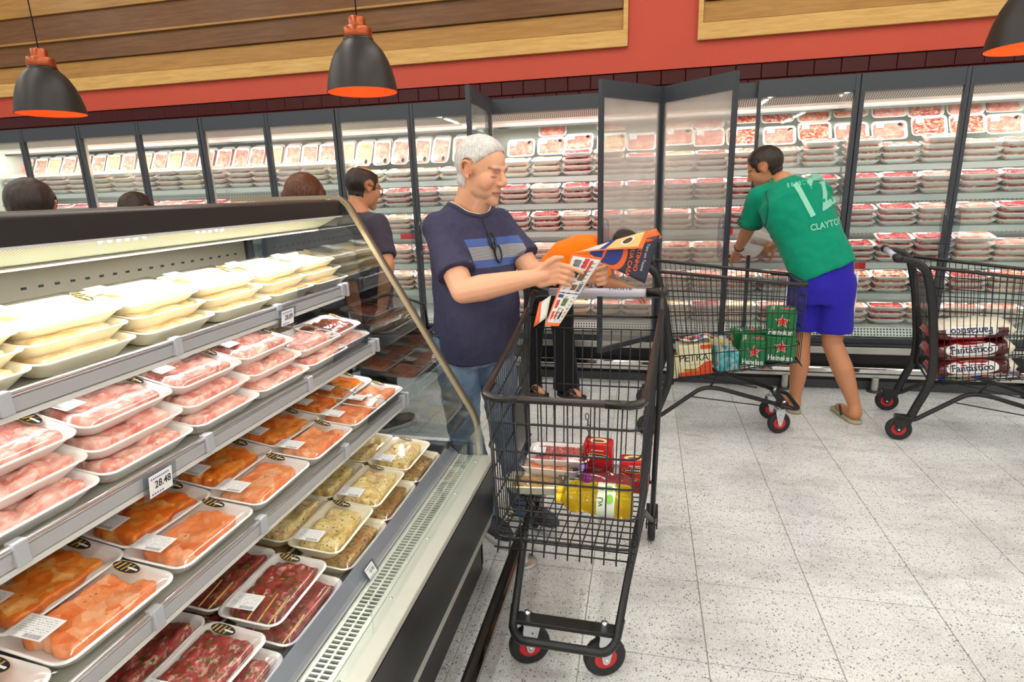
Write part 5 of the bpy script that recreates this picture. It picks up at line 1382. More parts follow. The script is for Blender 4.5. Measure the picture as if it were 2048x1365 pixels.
# collar: the neck hole is cut along a plane dipping to the front, ribbed edge round it
CC = Q(.002, 0, 1.380); CN = (Vector((0, 0, 1)) + FW * .52).normalized(); CA = RT; CB = CN.cross(RT).normalized()
ring = []
for k in range(40):
    a_ = 2 * PI * k / 40; d_ = CA * math.cos(a_) + CB * math.sin(a_); rr_ = .083 + .008 * max(0, math.sin(a_))
    h_ = bvs.ray_cast(CC + d_ * rr_ + CN * .3, -CN); ring.append((h_[0] if h_[0] else CC + d_ * rr_))
ring = [(ring[k - 1] + ring[k] * 2 + ring[(k + 1) % 40]) / 4 for k in range(40)]
bm = bmesh.new(); bm.from_mesh(me)
def _hole(v):
    q = v.co - CC; h = q.dot(CN); w = q - CN * h; s_ = w.dot(CB) / max(1e-6, w.length)
    return h > -.07 and w.length < .080 + .008 * max(0, s_)
bmesh.ops.delete(bm, geom=[v for v in bm.verts if _hole(v)], context='VERTS')
bm.to_mesh(me); bm.free()
MB().tube([p - B for p in ring], .0105, 8, closed=True, flat=.8).build('collar', m_navy, man)
MB().tube([p + CN * .008 - (p - CC).normalized() * .005 - B for p in ring], .0038, 8, closed=True).build('collar_edge', mat('cream_rib', (222, 214, 192), .8), man)
# jeans
t = NT('washed_denim'); pos = t.coord('Object'); f = t.noise(pos, 7, 5, .6); w = t.noise(t.scale_vec(pos, (1, 1, .25)), 240, 2)
t.set(col=t.mix(t.math('MULTIPLY', w, .35), t.ramp(f, [(.32, (82, 102, 128)), (.5, (118, 140, 164)), (.7, (164, 182, 198))]), lin((70, 88, 110))), rough=.85, spec=.15); t.bump(w, .2, .001); m_denim = t.m
hipR, hipL = Q(.0, .09, .86), Q(.0, -.09, .86); knR, knL = Q(.045, .095, .47), Q(.06, -.10, .47)
anR, anL = Vector((-.665, 2.255, .08)), Vector((-.505, 2.365, .08))
mb = MB(); torso(mb, [Q(0, 0, .76), Q(.004, 0, .84), Q(.008, 0, .91)], [.172, .178, .172], [.125, .128, .125], RT)
for h_, k_, a_ in ((hipR, knR, anR), (hipL, knL, anL)): limb(mb, [h_, h_.lerp(k_, .5), k_, k_.lerp(a_, .5), a_ + Vector((0, 0, -.015))], [.098, .088, .072, .066, .064], 18)
me = remesh(mb, .009, 4); wrinkle(me, .007, 13, 8, (1, 1, 1.6)); jeans = part(me, 'jeans', m_denim, man)
bl = []
for k in range(40):
    a_ = 2 * PI * k / 40; bl.append(Q(.008, 0, .895) + RT * .178 * math.cos(a_) + FW * .131 * math.sin(a_) - B)
MB().tube(bl, .013, 8, closed=True, flat=.45).build('belt', m_black_plastic, man)
m_sneak = mat('dark_sneaker', (62, 64, 72), .6, var=.2, vscale=40); m_sole = mat('white_sole', (206, 204, 200), .6)
shoes(man, anR, (.75, -.66), m_sneak, m_sole); shoes(man, anL, (.85, -.52), m_sneak, m_sole)
# reading glasses hooked into the neckline
gl = thing('reading_glasses', 'black reading glasses hanging from the neckline of the navy T-shirt', 'glasses', Q(.13, 0, 1.30))
def on_shirt(f0, r0, z0, off=.006):
    o_ = Q(.6, r0, z0); h_ = bvs.ray_cast(o_, -FW); p = h_[0] if h_[0] else Q(f0, r0, z0); return p + FW * off - Vector(gl.location)
g0 = [on_shirt(.14, -.020 + .028 * math.sin(a_) * .55 + .0, 1.295 + .030 * math.cos(a_) - .02) for a_ in np.linspace(0, 2 * PI, 15)[:-1]]
g1 = [on_shirt(.14, -.040 + .028 * math.sin(a_) * .55, 1.222 + .034 * math.cos(a_)) for a_ in np.linspace(0, 2 * PI, 15)[:-1]]
MB().tube(g0, .0032, 6, closed=True).build('rim', m_black_plastic, gl); MB().tube(g1, .0032, 6, closed=True).build('rim', m_black_plastic, gl)
MB().tube([on_shirt(.14, -.026, 1.272), on_shirt(.14, -.032, 1.252)], .0024, 6).build('bridge', m_black_plastic, gl)
MB().tube([on_shirt(.1, .006, 1.365, .012), on_shirt(.1, -.002, 1.33, .011), on_shirt(.14, -.010, 1.29, .010), on_shirt(.14, -.024, 1.20, .011)], .0028, 6).build('temple', m_black_plastic, gl)
for g_ in (g0, g1): MB().add(g_, [list(range(len(g_)))]).build('lens', m_glass, gl)

# ------------------------------------------------------------ the flyer
fl_ = thing('flyer', 'large unfolded orange and dark blue supermarket flyer held by the grey-haired man', 'flyer', (-.22, 2.16, 1.0))
FO = Vector(fl_.location)
m_paper = mat('newsprint_white', (226, 224, 220), .6); m_forange = mat('flyer_orange', (240, 104, 36), .55); m_fcream = mat('flyer_peach', (244, 196, 120), .55)
m_fdark = mat('flyer_charcoal', (52, 50, 70), .5); m_fblue = mat('flyer_blue', (44, 54, 128), .5)
def sheet(name, pts, m, nu=10, nv=8, bulge=0.0, thick=.0009, parent=None, bdir=(0, -1, 0)):
    """bilinear patch through four corners, bowed outwards"""
    A, B_, C_, D_ = [Vector(p) for p in pts]; vs = []; fs = []; bd = Vector(bdir)
    for j in range(nv + 1):
        for i in range(nu + 1):
            u, v = i / nu, j / nv; p = A.lerp(B_, u).lerp(D_.lerp(C_, u), v) + bd * bulge * math.sin(PI * u) * (1 - .4 * v) - FO; vs.append(p)
    for j in range(nv):
        for i in range(nu): a_ = j * (nu + 1) + i; fs.append((a_, a_ + 1, a_ + nu + 2, a_ + nu + 1))
    o = MB().add(vs, fs, 0, True).build(name, m, parent or fl_)
    s_ = o.modifiers.new('t', 'SOLIDIFY'); s_.thickness = thick; s_.offset = 0
    def at(u, v, off=.001):
        p = A.lerp(B_, u).lerp(D_.lerp(C_, u), v) + bd * (bulge * math.sin(PI * u) * (1 - .4 * v) + off) - FO; return p
    return o, at
def decal(at, u0, u1, v0, v1, m, name='print_block', off=.0016, parent=None, n=4):
    vs = []; fs = []
    for j in range(n + 1):
        for i in range(n + 1): vs.append(at(u0 + (u1 - u0) * i / n, v0 + (v1 - v0) * j / n, off))
    for j in range(n):
        for i in range(n): a_ = j * (n + 1) + i; fs.append((a_, a_ + 1, a_ + n + 2, a_ + n + 1))
    return MB().add(vs, fs, 0, True).build(name, m, parent or fl_)
pa, atA = sheet('front_page', [(-.258, 2.125, 1.238), (-.150, 2.165, 1.216), (-.300, 2.075, .980), (-.348, 2.065, .985)], m_paper, 12, 14, .008)
decal(atA, 0, .075, 0, 1, m_forange, 'orange_border', n=8); decal(atA, 0, 1, .955, 1, m_forange, 'orange_border', .0018)
decal(atA, 0, 1, -.01, .02, m_forange, 'orange_border', .0018)
m_pink = mat('print_red', (206, 60, 60), .6); m_brownp = mat('print_brown', (122, 84, 50), .6); m_greenp = mat('print_green', (92, 120, 60), .6); m_greyp = mat('print_grey', (120, 118, 122), .6)
def bottle_print(u, v0, v1, w, m, cap):
    decal(atA, u - w / 2, u + w / 2, v0 + (v1 - v0) * .35, v1, m, 'bottle_print'); decal(atA, u - w * .22, u + w * .22, v0, v0 + (v1 - v0) * .38, m, 'bottle_print'); decal(atA, u - w * .24, u + w * .24, v0, v0 + (v1 - v0) * .08, cap, 'bottle_print', .0022)
bottle_print(.42, .74, .90, .12, mat('print_amber', (176, 84, 34), .6), m_greenp); bottle_print(.66, .75, .90, .12, m_ink, m_pink); bottle_print(.88, .73, .88, .10, m_fcream, m_greenp)
decal(atA, .14, .30, .64, .745, m_pink); decal(atA, .42, .66, .60, .71, m_greenp); decal(atA, .12, .36, .555, .60, m_fblue); decal(atA, .06, 1, .525, .535, m_fblue)
decal(atA, .14, .28, .80, .90, m_pink)
for (u0, u1, v0, v1, m_) in [(.20, .42, .06, .16, m_greyp), (.50, .66, .03, .17, m_pink), (.70, .80, .05, .20, m_pink), (.30, .52, .20, .30, m_ink), (.58, .80, .20, .34, m_brownp), (.20, .46, .36, .44, m_greyp), (.52, .72, .40, .48, m_brownp), (.76, .92, .38, .50, m_greyp)]:
    decal(atA, u0, u1, v0, v1, m_)
tp = []
for i in range(16):
    v = .08 + .055 * i
    for u in (.16 + .03 * (i % 3), .47, .80):
        if not (.52 < v < .56): tp.append((u, v))
lines = MB()
for u, v in tp:
    for q in range(2):
        p = [atA(u + du, v + .012 * q + dv, .0021) for du, dv in ((0, 0), (.11 - .03 * q, 0), (.11 - .03 * q, .005), (0, .005))]; lines.quad(*p)
stuff(lines.build('price_lines', m_ink, fl_))
pb, atB = sheet('top_page', [(-.250, 2.125, 1.240), (-.008, 2.215, 1.246), (.014, 2.245, 1.308), (-.190, 2.145, 1.257)], m_fcream, 14, 6, .004, bdir=(0, -.6, .8))
decal(atB, 0, 1, -.0, .10, m_forange, 'orange_border', n=8); decal(atB, .93, 1.0, 0, 1, m_forange, 'orange_border'); decal(atB, .34, .44, .12, .98, m_fblue, 'blue_tab'); decal(atB, .10, .34, .15, .9, m_paper, 'white_block')
ccx = []
for nm, r_, m_, of in (('cup_print', 1.0, m_paper, .0020), ('coffee_print', .72, mat('print_coffee', (94, 52, 30), .6), .0026)):
    MB().add([atB(.70 + .10 * r_ * math.cos(2 * PI * k / 20), .58 + .30 * r_ * math.sin(2 * PI * k / 20), of) for k in range(20)], [list(range(20))]).build(nm, m_, fl_)
pc, atC = sheet('dark_page', [(-.185, 2.172, 1.244), (.054, 2.288, 1.288), (.004, 2.264, 1.108), (-.168, 2.178, 1.206)], m_fdark, 14, 10, .010)
MB().add([atC(.28 + .27 * math.cos(2 * PI * k / 24), .42 + .62 * math.sin(2 * PI * k / 24), .0016) for k in range(24) if .42 + .62 * math.sin(2 * PI * k / 24) > -.05 or True][:24], [list(range(24))]).build('orange_disc', m_forange, fl_)
MB().add([atC(.20 + .27 * math.cos(2 * PI * k / 24), .30 + .62 * math.sin(2 * PI * k / 24), .0022) for k in range(24)], [list(range(24))]).build('blue_disc', m_fblue, fl_)
def ctext(nm, s_, size, m_, u, v):
    ex = (atC(u, v + .05) - atC(u, v - .05)).normalized(); ey = (atC(u + .05, v) - atC(u - .05, v)).normalized()
    text(nm, s_, size, m_, fl_, frame(atC(u, v, .0035), ex, ey), nm != 'small_print')
ctext('small_print', 'Tem um Tauste', .0165, m_paper, .86, .46); ctext('headline_print', 'PERTINHO', .024, m_forange, .735, .43); ctext('headline_print', 'DA SUA CASA.', .024, m_forange, .615, .46)
sheet('small_flap', [(-.371, 2.098, 1.062), (-.330, 2.10, 1.090), (-.345, 2.082, 1.010), (-.390, 2.078, .976)], m_paper, 4, 4, .003)
sheet('flap_edge', [(-.374, 2.096, 1.064), (-.366, 2.096, 1.068), (-.372, 2.076, .992), (-.394, 2.076, .974)], m_forange, 3, 3, .003)
sheet('rear_page', [(-.02, 2.245, 1.296), (.040, 2.300, 1.312), (.062, 2.30, 1.276), (.0, 2.255, 1.262)], m_forange, 6, 4, .006)
sheet('rear_dark_page', [(-.01, 2.255, 1.280), (.058, 2.306, 1.288), (.064, 2.306, 1.262), (.0, 2.26, 1.250)], m_fdark, 6, 4, .004)

# ------------------------------------------------------------ other shoppers
def mask_short(h):
    x, y, z = h[:, 0], h[:, 1], h[:, 2]; ay = np.abs(y)
    top = np.minimum(.074 - .35 * np.clip(.10 - z, 0, 1) - x, z - .03); side = np.minimum(.042 - x, z + .012); back = np.minimum(-.022 - x, z + .070)
    k = np.maximum(np.maximum(top, side), back); ear = np.sqrt(((x + .008) / .030) ** 2 + ((z - .002) / .042) ** 2)
    return np.where((ay > .075) & (ear < 1.0), -1, k)
def mask_bald(h):
    x, y, z = h[:, 0], h[:, 1], h[:, 2]; k = mask_short(h)
    crown = np.sqrt(((x - .005) / .070) ** 2 + (y / .052) ** 2 + ((z - .13) / .05) ** 2)
    return np.minimum(k, (crown - 1.0) * .05)
def mask_long(h):
    x, y, z = h[:, 0], h[:, 1], h[:, 2]
    return np.maximum(np.minimum(.070 - .3 * np.clip(.1 - z, 0, 1) - x, z - .02), np.minimum(.030 - x, z + .12))
def person(label, base, skin, headM, hs, neck, tors, sleeves, arms, legs_, m_shirt, m_hair, mask, thick, voxel=.0075, hands=(), feet=None, wr=.006, smat=None, brow=(50, 36, 30)):
    o = thing('person', label, 'person', base)
    mb = MB(); head_prims(mb, headM, hs); limb(mb, [headM @ Vector((-.028, 0, -.05)), headM @ Vector((-.035, 0, -.105)), Vector(neck)], [.056, .054, .062])
    for pts, rad in arms: limb(mb, pts, rad)
    for h in hands: hand_simple(mb, *h)
    if feet:
        for pts, rad in feet: limb(mb, pts, rad)
    me = remesh(mb, voxel, 3); a = co_of(me); inv = np.array(headM.inverted()); hl = (a @ inv[:3, :3].T + inv[:3, 3]) / hs / np.array([1.02, 1, ZS])
    cols = fill(len(a), skin); isH = (np.abs(hl) < .16).all(1); hc = cols[isH]; head_colour(hl[isH], hc, skin, brow=brow); cols[isH] = hc; paint(me, cols)
    body = part(me, 'body', smat, o)
    mw = body.data.copy(); hair_from(mw, headM, hs, mask, thick, m_hair, 'hair', o, base, 2, .003).location = -Vector(base)
    mb = MB(); torso(mb, *tors)
    for pts, rad in sleeves: limb(mb, [Vector(neck) + Vector((0, 0, -.03)), (Vector(neck) + Vector((0, 0, -.03))).lerp(pts[0], .55), pts[0]], [.062, .068, rad[0] * .96]); limb(mb, pts[:-1], rad[:-1]); mb.tube(pts[-3:], rad[-3:], 16)
    me = remesh(mb, .010, 4); wrinkle(me, wr, 9, 4, (1, 1, .6)); wrinkle(me, wr * .4, 24, 7)
    sh = part(me, 'shirt', m_shirt, o)
    if legs_:
        m_leg, rings_, ll, vox = legs_
        mb = MB()
        if rings_: torso(mb, *rings_)
        for pts, rad in ll: mb.tube(pts, rad, 20); [mb.sphere(p, r * .99, 16, 10) for p, r in zip(pts[:-1], rad[:-1])]
        me = remesh(mb, .010, 4); wrinkle(me, .005, 11, 9); part(me, 'trousers', m_leg, o)
    return o, sh
V = Vector
m_skin2 = skin_mat('tan_skin', (196, 138, 100)); m_skin3 = skin_mat('brown_skin', (168, 112, 80)); SK2 = (196, 138, 100); SK3 = (168, 112, 80)
m_dkhair = hair_mat('dark_hair', (22, 17, 15), (62, 46, 38)); m_brhair = hair_mat('brown_long_hair', (38, 20, 12), (116, 66, 36), (70, 70, 5))
# man leaning into the fridge
m_jersey = cloth('green_jersey', (8, 136, 104), 700, .12, .05); m_shorts = cloth('violet_blue_shorts', (46, 38, 164), 700, .12, .05)
gb = V((1.12, 3.88, 0)); hipc = V((1.065, 3.90, .955)); nk = V((.835, 4.075, 1.470))
HMg = head_matrix((.735, 4.16, 1.560), (-.93, .37), math.radians(28), math.radians(-8))
rt_hip, rt_sh = V((.95, .05, .32)).normalized(), V((.93, .12, -.02)).normalized()
shL_, shR_ = V((.698, 4.085, 1.378)), V((1.055, 4.09, 1.392)); elL_, wrL_ = V((.668, 4.20, 1.175)), V((.640, 4.38, 1.020)); elR_, wrR_ = V((1.03, 4.32, 1.16)), V((.86, 4.43, 1.03))
cs = [hipc + V((.012, -.015, -.035)), hipc + V((-.030, .008, .055)), hipc.lerp(nk, .35), hipc.lerp(nk, .62), hipc.lerp(nk, .80), hipc.lerp(nk, .92), nk + V((0, .01, -.005))]
green, gsh = person('man in a green football shirt and blue shorts leaning into the open fridge', gb, SK2, HMg, 1.04, nk,
    (cs, [.186, .184, .186, .204, .200, .140, .078], [.128, .126, .128, .138, .126, .092, .066], [rt_hip, rt_hip, rt_hip.lerp(rt_sh, .4), rt_sh, rt_sh, rt_sh, rt_sh]),
    [([shL_, shL_.lerp(elL_, .35), shL_.lerp(elL_, .6), shL_.lerp(elL_, .82)], [.074, .071, .072, .076]), ([shR_, shR_.lerp(elR_, .35), shR_.lerp(elR_, .6), shR_.lerp(elR_, .82)], [.074, .071, .072, .076])],
    [([shL_, elL_], [.052, .044]), ([elL_, elL_.lerp(wrL_, .35), wrL_], [.044, .043, .028]), ([shR_, elR_], [.052, .044]), ([elR_, elR_.lerp(wrR_, .35), wrR_], [.044, .043, .028])],
    (m_shorts, ([V((1.06, 3.905, .74)), V((1.06, 3.905, .84)), V((1.058, 3.905, .93)), V((1.056, 3.905, 1.01))], [.176, .182, .178, .168], [.132, .138, .128, .12], rt_hip),
     [([V((.975, 3.93, .86)), V((.972, 3.93, .70)), V((.972, 3.93, .56))], [.105, .105, .108]), ([V((1.150, 3.885, .86)), V((1.152, 3.885, .70)), V((1.160, 3.885, .555))], [.108, .106, .104])], .01),
    m_jersey, m_dkhair, mask_short, .009, .0065, wr=.010,
    hands=[(wrL_, (-.05, .9, -.45), (.6, 0, -.8), 1.0, .5, 1), (wrR_, (-.3, .85, -.35), (-.6, 0, -.8), 1.0, .5, -1)],
    feet=[([V((.975, 3.93, .62)), V((.985, 3.93, .47)), V((.99, 3.915, .34)), V((.985, 3.93, .11)), V((.985, 3.925, .055))], [.070, .058, .060, .036, .040]), ([V((.985, 3.925, .045)), V((.955, 4.09, .032)), V((.95, 4.14, .026))], [.034, .030, .018]),
          ([V((1.150, 3.885, .62)), V((1.160, 3.89, .48)), V((1.220, 3.845, .33)), V((1.300, 3.815, .11)), V((1.305, 3.80, .055))], [.072, .060, .062, .037, .042]), ([V((1.305, 3.80, .045)), V((1.275, 3.96, .032)), V((1.27, 4.01, .026))], [.036, .031, .018])],
    smat=m_skin2)
bvg = BVHTree.FromPolygons([v.co for v in gsh.data.vertices], [list(p.vertices) for p in gsh.data.polygons])
m_print = mat('pale_mint_print', (132, 200, 176), .6); m_dkgreen = mat('dark_green_trim', (8, 84, 70), .7)
def back_print(name, s_, size, cx, cz, rot, width=1.0, m_=m_print):
    me = text_mesh(s_, size, True, 3, width=width); ca, sa = math.cos(rot), math.sin(rot)
    for v_ in me.vertices:
        x_, y_ = v_.co.x * ca - v_.co.y * sa, v_.co.x * sa + v_.co.y * ca
        o_ = V((cx + x_, 3.2, cz + y_)); h_ = bvg.ray_cast(o_, V((0, 1, 0)))
        v_.co = (h_[0] if h_[0] else V((cx + x_, 4.0, cz + y_))) + V((0, -.003, 0))
    me.materials.append(m_); return link(name, me, green, -gb)
back_print('number_print', '12', .30, .985, 1.375, .46, .78); back_print('name_print', 'CLAYTON', .052, 1.060, 1.215, .20, .84)
for q_ in range(6):      # worn, unreadable lettering below the collar
    vs_ = []
    for dx_, dz_ in ((0, 0), (.013, .003), (.010, .030), (-.003, .027)):
        x_, z_ = .835 + q_ * .022 + dx_, 1.462 + q_ * .0035 + dz_ - .03
        h_ = bvg.ray_cast(V((x_, 3.2, z_)), V((0, 1, 0)))
        if h_[0]: vs_.append(h_[0] + V((0, -.003, 0)) - gb)
    if len(vs_) == 4: MB().quad(*vs_).build('worn_print', mat('worn_mint_print', (70, 178, 146), .6), green)
# trim: neck rib, sleeve piping and cuffs
nr = [nk + V((.0, .008, .004)) + (rt_sh * math.cos(a_) + V((.12, .9, .42)).normalized() * math.sin(a_)) * .074 - gb for a_ in np.linspace(0, 2 * PI, 25)[:-1]]
MB().tube(nr, .008, 8, closed=True).build('neck_rib', m_jersey, green)
for s_, e_ in ((shL_, elL_), (shR_, elR_)):
    d_ = (e_ - s_).normalized(); c_ = s_.lerp(e_, .82); u_ = d_.cross(V((0, 0, 1))).normalized(); w_ = d_.cross(u_)
    MB().tube([c_ + (u_ * math.cos(a_) + w_ * math.sin(a_)) * .0755 - gb for a_ in np.linspace(0, 2 * PI, 25)[:-1]], .009, 8, closed=True).build('cuff', m_dkgreen, green)
pl = []
for t_ in np.linspace(0, 1, 12):
    z_ = 1.415 - .235 * t_; x_ = .728 + .004 * t_; h_ = bvg.ray_cast(V((x_, 3.2, z_)), V((0, 1, 0)))
    if h_[0]: pl.append(h_[0] + V((0, -.002, 0)) - gb)
if len(pl) > 3: MB().tube(pl, .006, 6, flat=.5).build('sleeve_piping', m_dkgreen, green)
for x_, z0, z1 in ((.868, .57, .95), (1.262, .555, .95)):
    sd = []
    for z_ in np.linspace(z0 + .005, z1 - .02, 12): sd.append(V((x_ + (z_ - .55) * (.02 if x_ < 1 else -.01), 3.90, z_)) - gb)
    MB().tube(sd, .009, 6).build('white_side_stripe', m_labelw, green)
# flip-flops and wrist band
def flipflop(parent, heel, toe, m_s, m_b, w=.088, h=.018, name='sandal', strap=True):
    a_, b_ = V(heel), V(toe); f_ = (b_ - a_); L = f_.length; f_.normalize(); l_ = V((-f_.y, f_.x, 0)); off = V(parent.location)
    b = MB(); b.rings([[a_ + f_ * (L / 2 + x) + l_ * y * (1.0 + .18 * x / L) + V((0, 0, z)) - off for x, y in rrect(L, w, .042, 5)] for z in (.001, h * .6, h)], 0, True)
    o = b.build(name, m_s, parent)
    for s_ in (-1, 1): MB().tube([a_ + f_ * L * .78 + V((0, 0, h)) - off, a_ + f_ * L * .62 + l_ * s_ * .03 + V((0, 0, h + .045)) - off, a_ + f_ * L * .42 + l_ * s_ * .044 + V((0, 0, h)) - off], .006 if strap else .014, 6).build('strap', m_b, o)
    return o
m_ff = mat('olive_foam_sole', (170, 166, 132), .7); m_ffd = mat('dark_insole', (44, 46, 44), .7)
flipflop(green, (1.312, 3.745, 0), (1.262, 4.035, 0), m_ff, m_ffd); flipflop(green, (.990, 3.875, 0), (.945, 4.165, 0), m_ff, m_ffd)
b_ = (wrL_ - elL_).normalized(); u_ = b_.cross(V((0, 0, 1))).normalized(); w_ = b_.cross(u_)
MB().tube([wrL_ - b_ * .02 + (u_ * math.cos(a_) + w_ * math.sin(a_)) * .031 - gb for a_ in np.linspace(0, 2 * PI, 20)[:-1]], .0045, 6, closed=True).build('wrist_band', m_ink, green)
# packs in his hands
def held(loc, eul, lab):
    o = thing('meat_pack', lab, 'meat pack', loc, 0, 'packs held by the green-shirted man'); o.rotation_euler = eul
    link('tray', tray_hi, o); link('filling', meat_for('ground', 0), o); link('film', film_me, o)
held((.700, 4.455, .985), (math.radians(-30), math.radians(14), math.radians(20)), 'white meat tray tipped in the hands of the green-shirted man')
held((.800, 4.470, 1.045), (math.radians(-48), math.radians(18), math.radians(10)), 'second meat tray held behind by the green-shirted man')

# woman bending forward in orange
m_or = cloth('orange_jersey', (246, 124, 14), 700, .12, .05); m_bk = cloth('black_trouser', (24, 23, 25), 500, .2, .1)
ob = V((-.67, 4.08, 0)); ohip = V((-.66, 4.14, .84)); onk = V((-.250, 4.16, 1.055)); rto = V((.1, -.99, 0))
HMo = head_matrix((-.150, 4.17, 1.045), (.85, -.2), math.radians(62))
osR, osL = V((-.31, 4.00, 1.02)), V((-.31, 4.32, 1.02)); oeR, owR = V((-.255, 4.02, .84)), V((-.10, 4.12, .78)); oeL, owL = V((-.24, 4.34, .82)), V((-.08, 4.36, .72))
oc = [ohip + V((-.03, 0, -.05)), ohip + V((.04, 0, .085)), V((-.545, 4.15, 1.01)), V((-.44, 4.155, 1.052)), V((-.35, 4.16, 1.058)), V((-.295, 4.16, 1.055)), onk]
person('woman in an orange top and black flared trousers bending towards the fridge', ob, SK2, HMo, 1.0, onk,
    (oc, [.165, .170, .168, .172, .165, .12, .07], [.115, .118, .112, .104, .095, .078, .060], rto),
    [([osR, osR.lerp(oeR, .4), osR.lerp(oeR, .6), osR.lerp(oeR, .8)], [.066, .060, .060, .062]), ([osL, osL.lerp(oeL, .4), osL.lerp(oeL, .6), osL.lerp(oeL, .8)], [.066, .060, .060, .062])],
    [([osR, oeR], [.045, .038]), ([oeR, oeR.lerp(owR, .4), owR], [.038, .036, .025]), ([osL, oeL], [.045, .038]), ([oeL, owL], [.038, .025])],
    (m_bk, ([V((-.675, 4.13, .70)), V((-.67, 4.135, .79)), V((-.64, 4.14, .88))], [.172, .176, .165], [.125, .13, .12], V((-.35, -.93, 0))),
     [([V((-.745, 4.11, .80)), V((-.775, 4.10, .47)), V((-.80, 4.09, .25)), V((-.81, 4.09, .05))], [.100, .074, .076, .092]), ([V((-.59, 4.09, .80)), V((-.56, 4.07, .47)), V((-.54, 4.06, .25)), V((-.53, 4.05, .05))], [.104, .080, .082, .100])], .01),
    m_or, m_dkhair, mask_long, .020, .009, hands=[(owR, (.9, .2, -.3), (0, 0, -1), .9, .5, 1), (owL, (.9, .0, -.4), (0, 0, -1), .9, .5, -1)],
    feet=[([V((-.81, 4.07, .06)), V((-.72, 3.98, .045)), V((-.69, 3.96, .035))], [.034, .030, .018]), ([V((-.53, 4.03, .06)), V((-.45, 3.96, .045)), V((-.42, 3.94, .035))], [.034, .030, .018])], smat=m_skin2)
wm = bpy.data.objects['person.002'] if 'person.002' in bpy.data.objects else None
m_sand = mat('black_platform', (26, 24, 24), .5)
wo = [o for o in bpy.data.objects if o.get('label', '').startswith('woman in an orange')][0]
flipflop(wo, (-.860, 4.105, 0), (-.665, 3.925, 0), m_sand, m_sand, .095, .034, 'platform_sandal', False); flipflop(wo, (-.590, 4.075, 0), (-.390, 3.905, 0), m_sand, m_sand, .095, .034, 'platform_sandal', False)

# upright shoppers behind the counter
def upright(label, x, y, head, fwd, pitch, skin, smat, m_shirt, m_hair, mask, thick, hs=1.0, arm=None, voxel=.008, m_leg=None):
    f = V((fwd[0], fwd[1], 0)).normalized(); r = V((f.y, -f.x, 0)); b = V((x, y, 0)); hz = head[2]
    q = lambda a, c, z: b + f * a + r * c + V((0, 0, z))
    nz = hz - .155; s1, s2 = q(0, .18, nz - .06), q(0, -.18, nz - .06); e1, e2 = q(.0, .215, nz - .34), q(.0, -.215, nz - .34); w1, w2 = q(.10, .20, nz - .56), q(.10, -.20, nz - .56)
    if arm: e1, w1 = arm
    HMx = head_matrix(head, fwd, pitch)
    cs = [q(.0, 0, .86), q(.005, 0, 1.0), q(.0, 0, nz - .24), q(-.005, 0, nz - .10), q(-.008, 0, nz - .03), q(0, 0, nz + .01)]
    an1, an2 = q(0, .10, .04), q(0, -.10, .04)
    o, sh = person(label, b, skin, HMx, hs, q(-.005, 0, nz - .01), (cs, [.178, .176, .185, .182, .13, .075], [.125, .122, .122, .108, .085, .065], r),
        [([s1, s1.lerp(e1, .4), s1.lerp(e1, .6), s1.lerp(e1, .8)], [.072, .066, .065, .067]), ([s2, s2.lerp(e2, .4), s2.lerp(e2, .6), s2.lerp(e2, .8)], [.072, .066, .065, .067])],
        [([s1, e1], [.05, .042]), ([e1, e1.lerp(w1, .35), w1], [.042, .042, .027]), ([s2, e2], [.05, .042]), ([e2, w2], [.042, .027])],
        (m_leg or m_bk, ([q(0, 0, .76), q(0, 0, .84), q(0, 0, .92)], [.165, .172, .165], [.12, .122, .12], r),
         [([q(0, .09, .84), q(.02, .095, .47), q(0, .10, .06)], [.095, .072, .062]), ([q(0, -.09, .84), q(.02, -.095, .47), q(0, -.10, .06)], [.095, .072, .062])], .01),
        m_shirt, m_hair, mask, thick, voxel, hands=[(w1, (w1 - e1), -r, 1.0, .6, 1), (w2, (w2 - e2), r, 1.0, .6, -1)], smat=smat)
    for an in (an1, an2): shoes(o, an, fwd, m_sneak, m_sole)
    return o, HMx
m_dkshirt = cloth('dark_slate_jersey', (62, 58, 68)); m_gshirt = cloth('grey_jersey', (120, 122, 128)); m_wshirt = cloth('slate_jersey', (84, 86, 96))
gm, HG = upright('balding man in glasses and a dark shirt behind the counter end', -1.655, 3.30, (-1.655, 3.36, 1.508), (.58, .81), math.radians(14), SK2, m_skin2, m_dkshirt, m_dkhair, mask_bald, .008, 1.0,
    arm=(V((-1.425, 3.10, 1.075)), V((-1.475, 3.085, .83))))
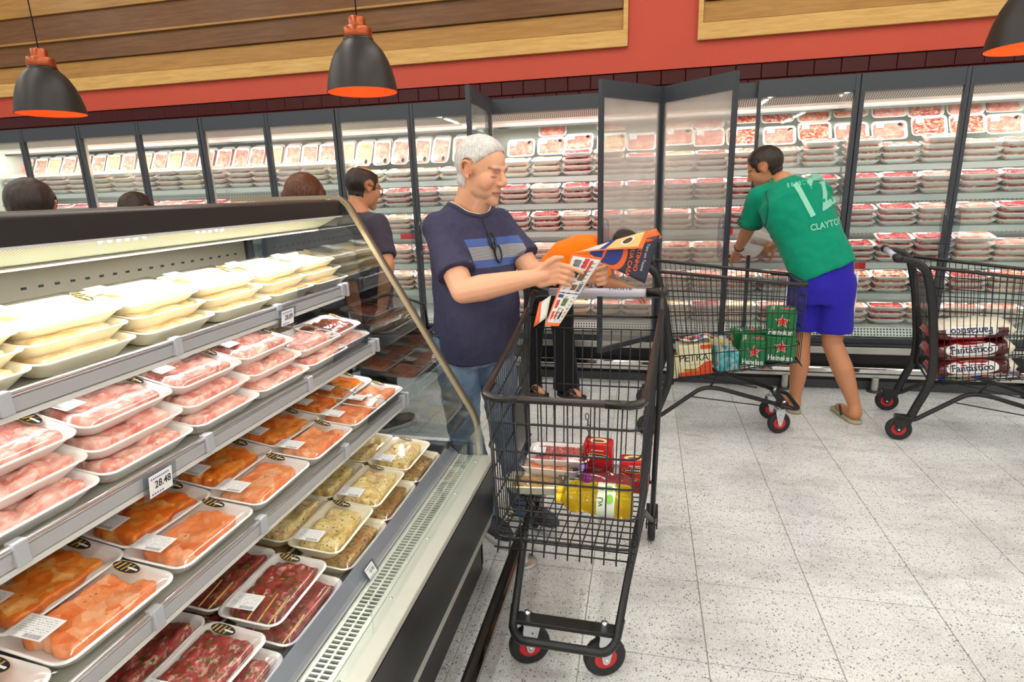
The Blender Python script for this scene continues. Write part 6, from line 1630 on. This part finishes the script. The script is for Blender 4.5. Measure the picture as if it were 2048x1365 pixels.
# his spectacles
sp = thing('spectacles', 'thin dark spectacles worn by the balding man behind the counter', 'glasses', HG @ V((.10, 0, .0)))
so = V(sp.location)
for q_ in (-1, 1):
    MB().tube([HG @ V((.106 - .012 * abs(math.cos(a_)), q_ * (.034 + .024 * math.cos(a_)), -.004 + .019 * math.sin(a_))) - so for a_ in np.linspace(0, 2 * PI, 17)[:-1]], .0022, 6, closed=True).build('rim', m_black_plastic, sp)
    MB().tube([HG @ V((.094, q_ * .058, .002)) - so, HG @ V((.05, q_ * .080, .006)) - so, HG @ V((-.02, q_ * .088, .012)) - so], .0022, 6).build('temple', m_black_plastic, sp)
MB().tube([HG @ V((.106, -.010, .0)) - so, HG @ V((.110, 0, .002)) - so, HG @ V((.106, .010, .0)) - so], .002, 6).build('bridge', m_black_plastic, sp)
# wrapped pack in his hand, over a dark hand basket
wk = thing('wrapped_meat', 'shiny film-wrapped meat pack in the hand of the man behind the counter', 'wrapped pack', (-1.40, 3.06, .715)); wk.rotation_euler = (.2, -.25, .3)
rr = [[(x * (1 + .06 * mnoise.noise((x * 30, y * 30, z * 9))), y, z + .012 * mnoise.noise((x * 25, y * 25, z * 20))) for x, y in rrect(.30 * a_, .20 * a_, .05, 5)] for z, a_ in ((0, .8), (.02, 1), (.06, 1), (.09, .8), (.098, .5))]
MB().rings(rr, 0, True).build('film', glassy('crinkled_film', (220, 222, 224), .3, rough=.12), wk)
MB().rings([[(x, y, z) for x, y in rrect(.24 * a_, .15 * a_, .04, 4)] for z, a_ in ((.006, .8), (.02, 1), (.06, 1), (.078, .7))], 0, True).build('meat', K['brine'], wk)
bs = thing('hand_basket', 'dark plastic basket held below the wrapped pack behind the counter', 'basket', (-1.40, 3.06, .46))
MB().rings([[(x, y, z) for x, y in rrect(.44 * a_, .30 * a_, .05, 5)] for z, a_ in ((0, .80), (.235, 1), (.255, 1.05), (.255, .98), (.235, .96), (.012, .76))], 0, True).build('tub', mat('dark_basket', (48, 50, 56), .5), bs)
MB().tube([(-.21, 0, .25), (-.20, 0, .40), (0, 0, .46), (.20, 0, .40), (.21, 0, .25)], .009, 8).build('basket_handle', m_black_plastic, bs)
upright('brown-haired woman seen from behind above the counter canopy', -1.80, 2.92, (-1.79, 2.93, 1.452), (-.15, 1), .15, SK3, m_skin3, m_wshirt, m_brhair, mask_long, .024, 1.0)
upright('dark-haired shopper at the far left whose ear shows above the counter', -2.78, 2.22, (-2.775, 2.24, 1.452), (-.62, .78), .1, SK2, m_skin2, m_gshirt, m_dkhair, mask_short, .016, 1.04)
upright('smaller dark head just showing above the counter canopy', -3.25, 3.30, (-3.255, 3.32, 1.405), (.1, 1), .05, SK3, m_skin3, m_wshirt, m_dkhair, mask_short, .012, 1.0)
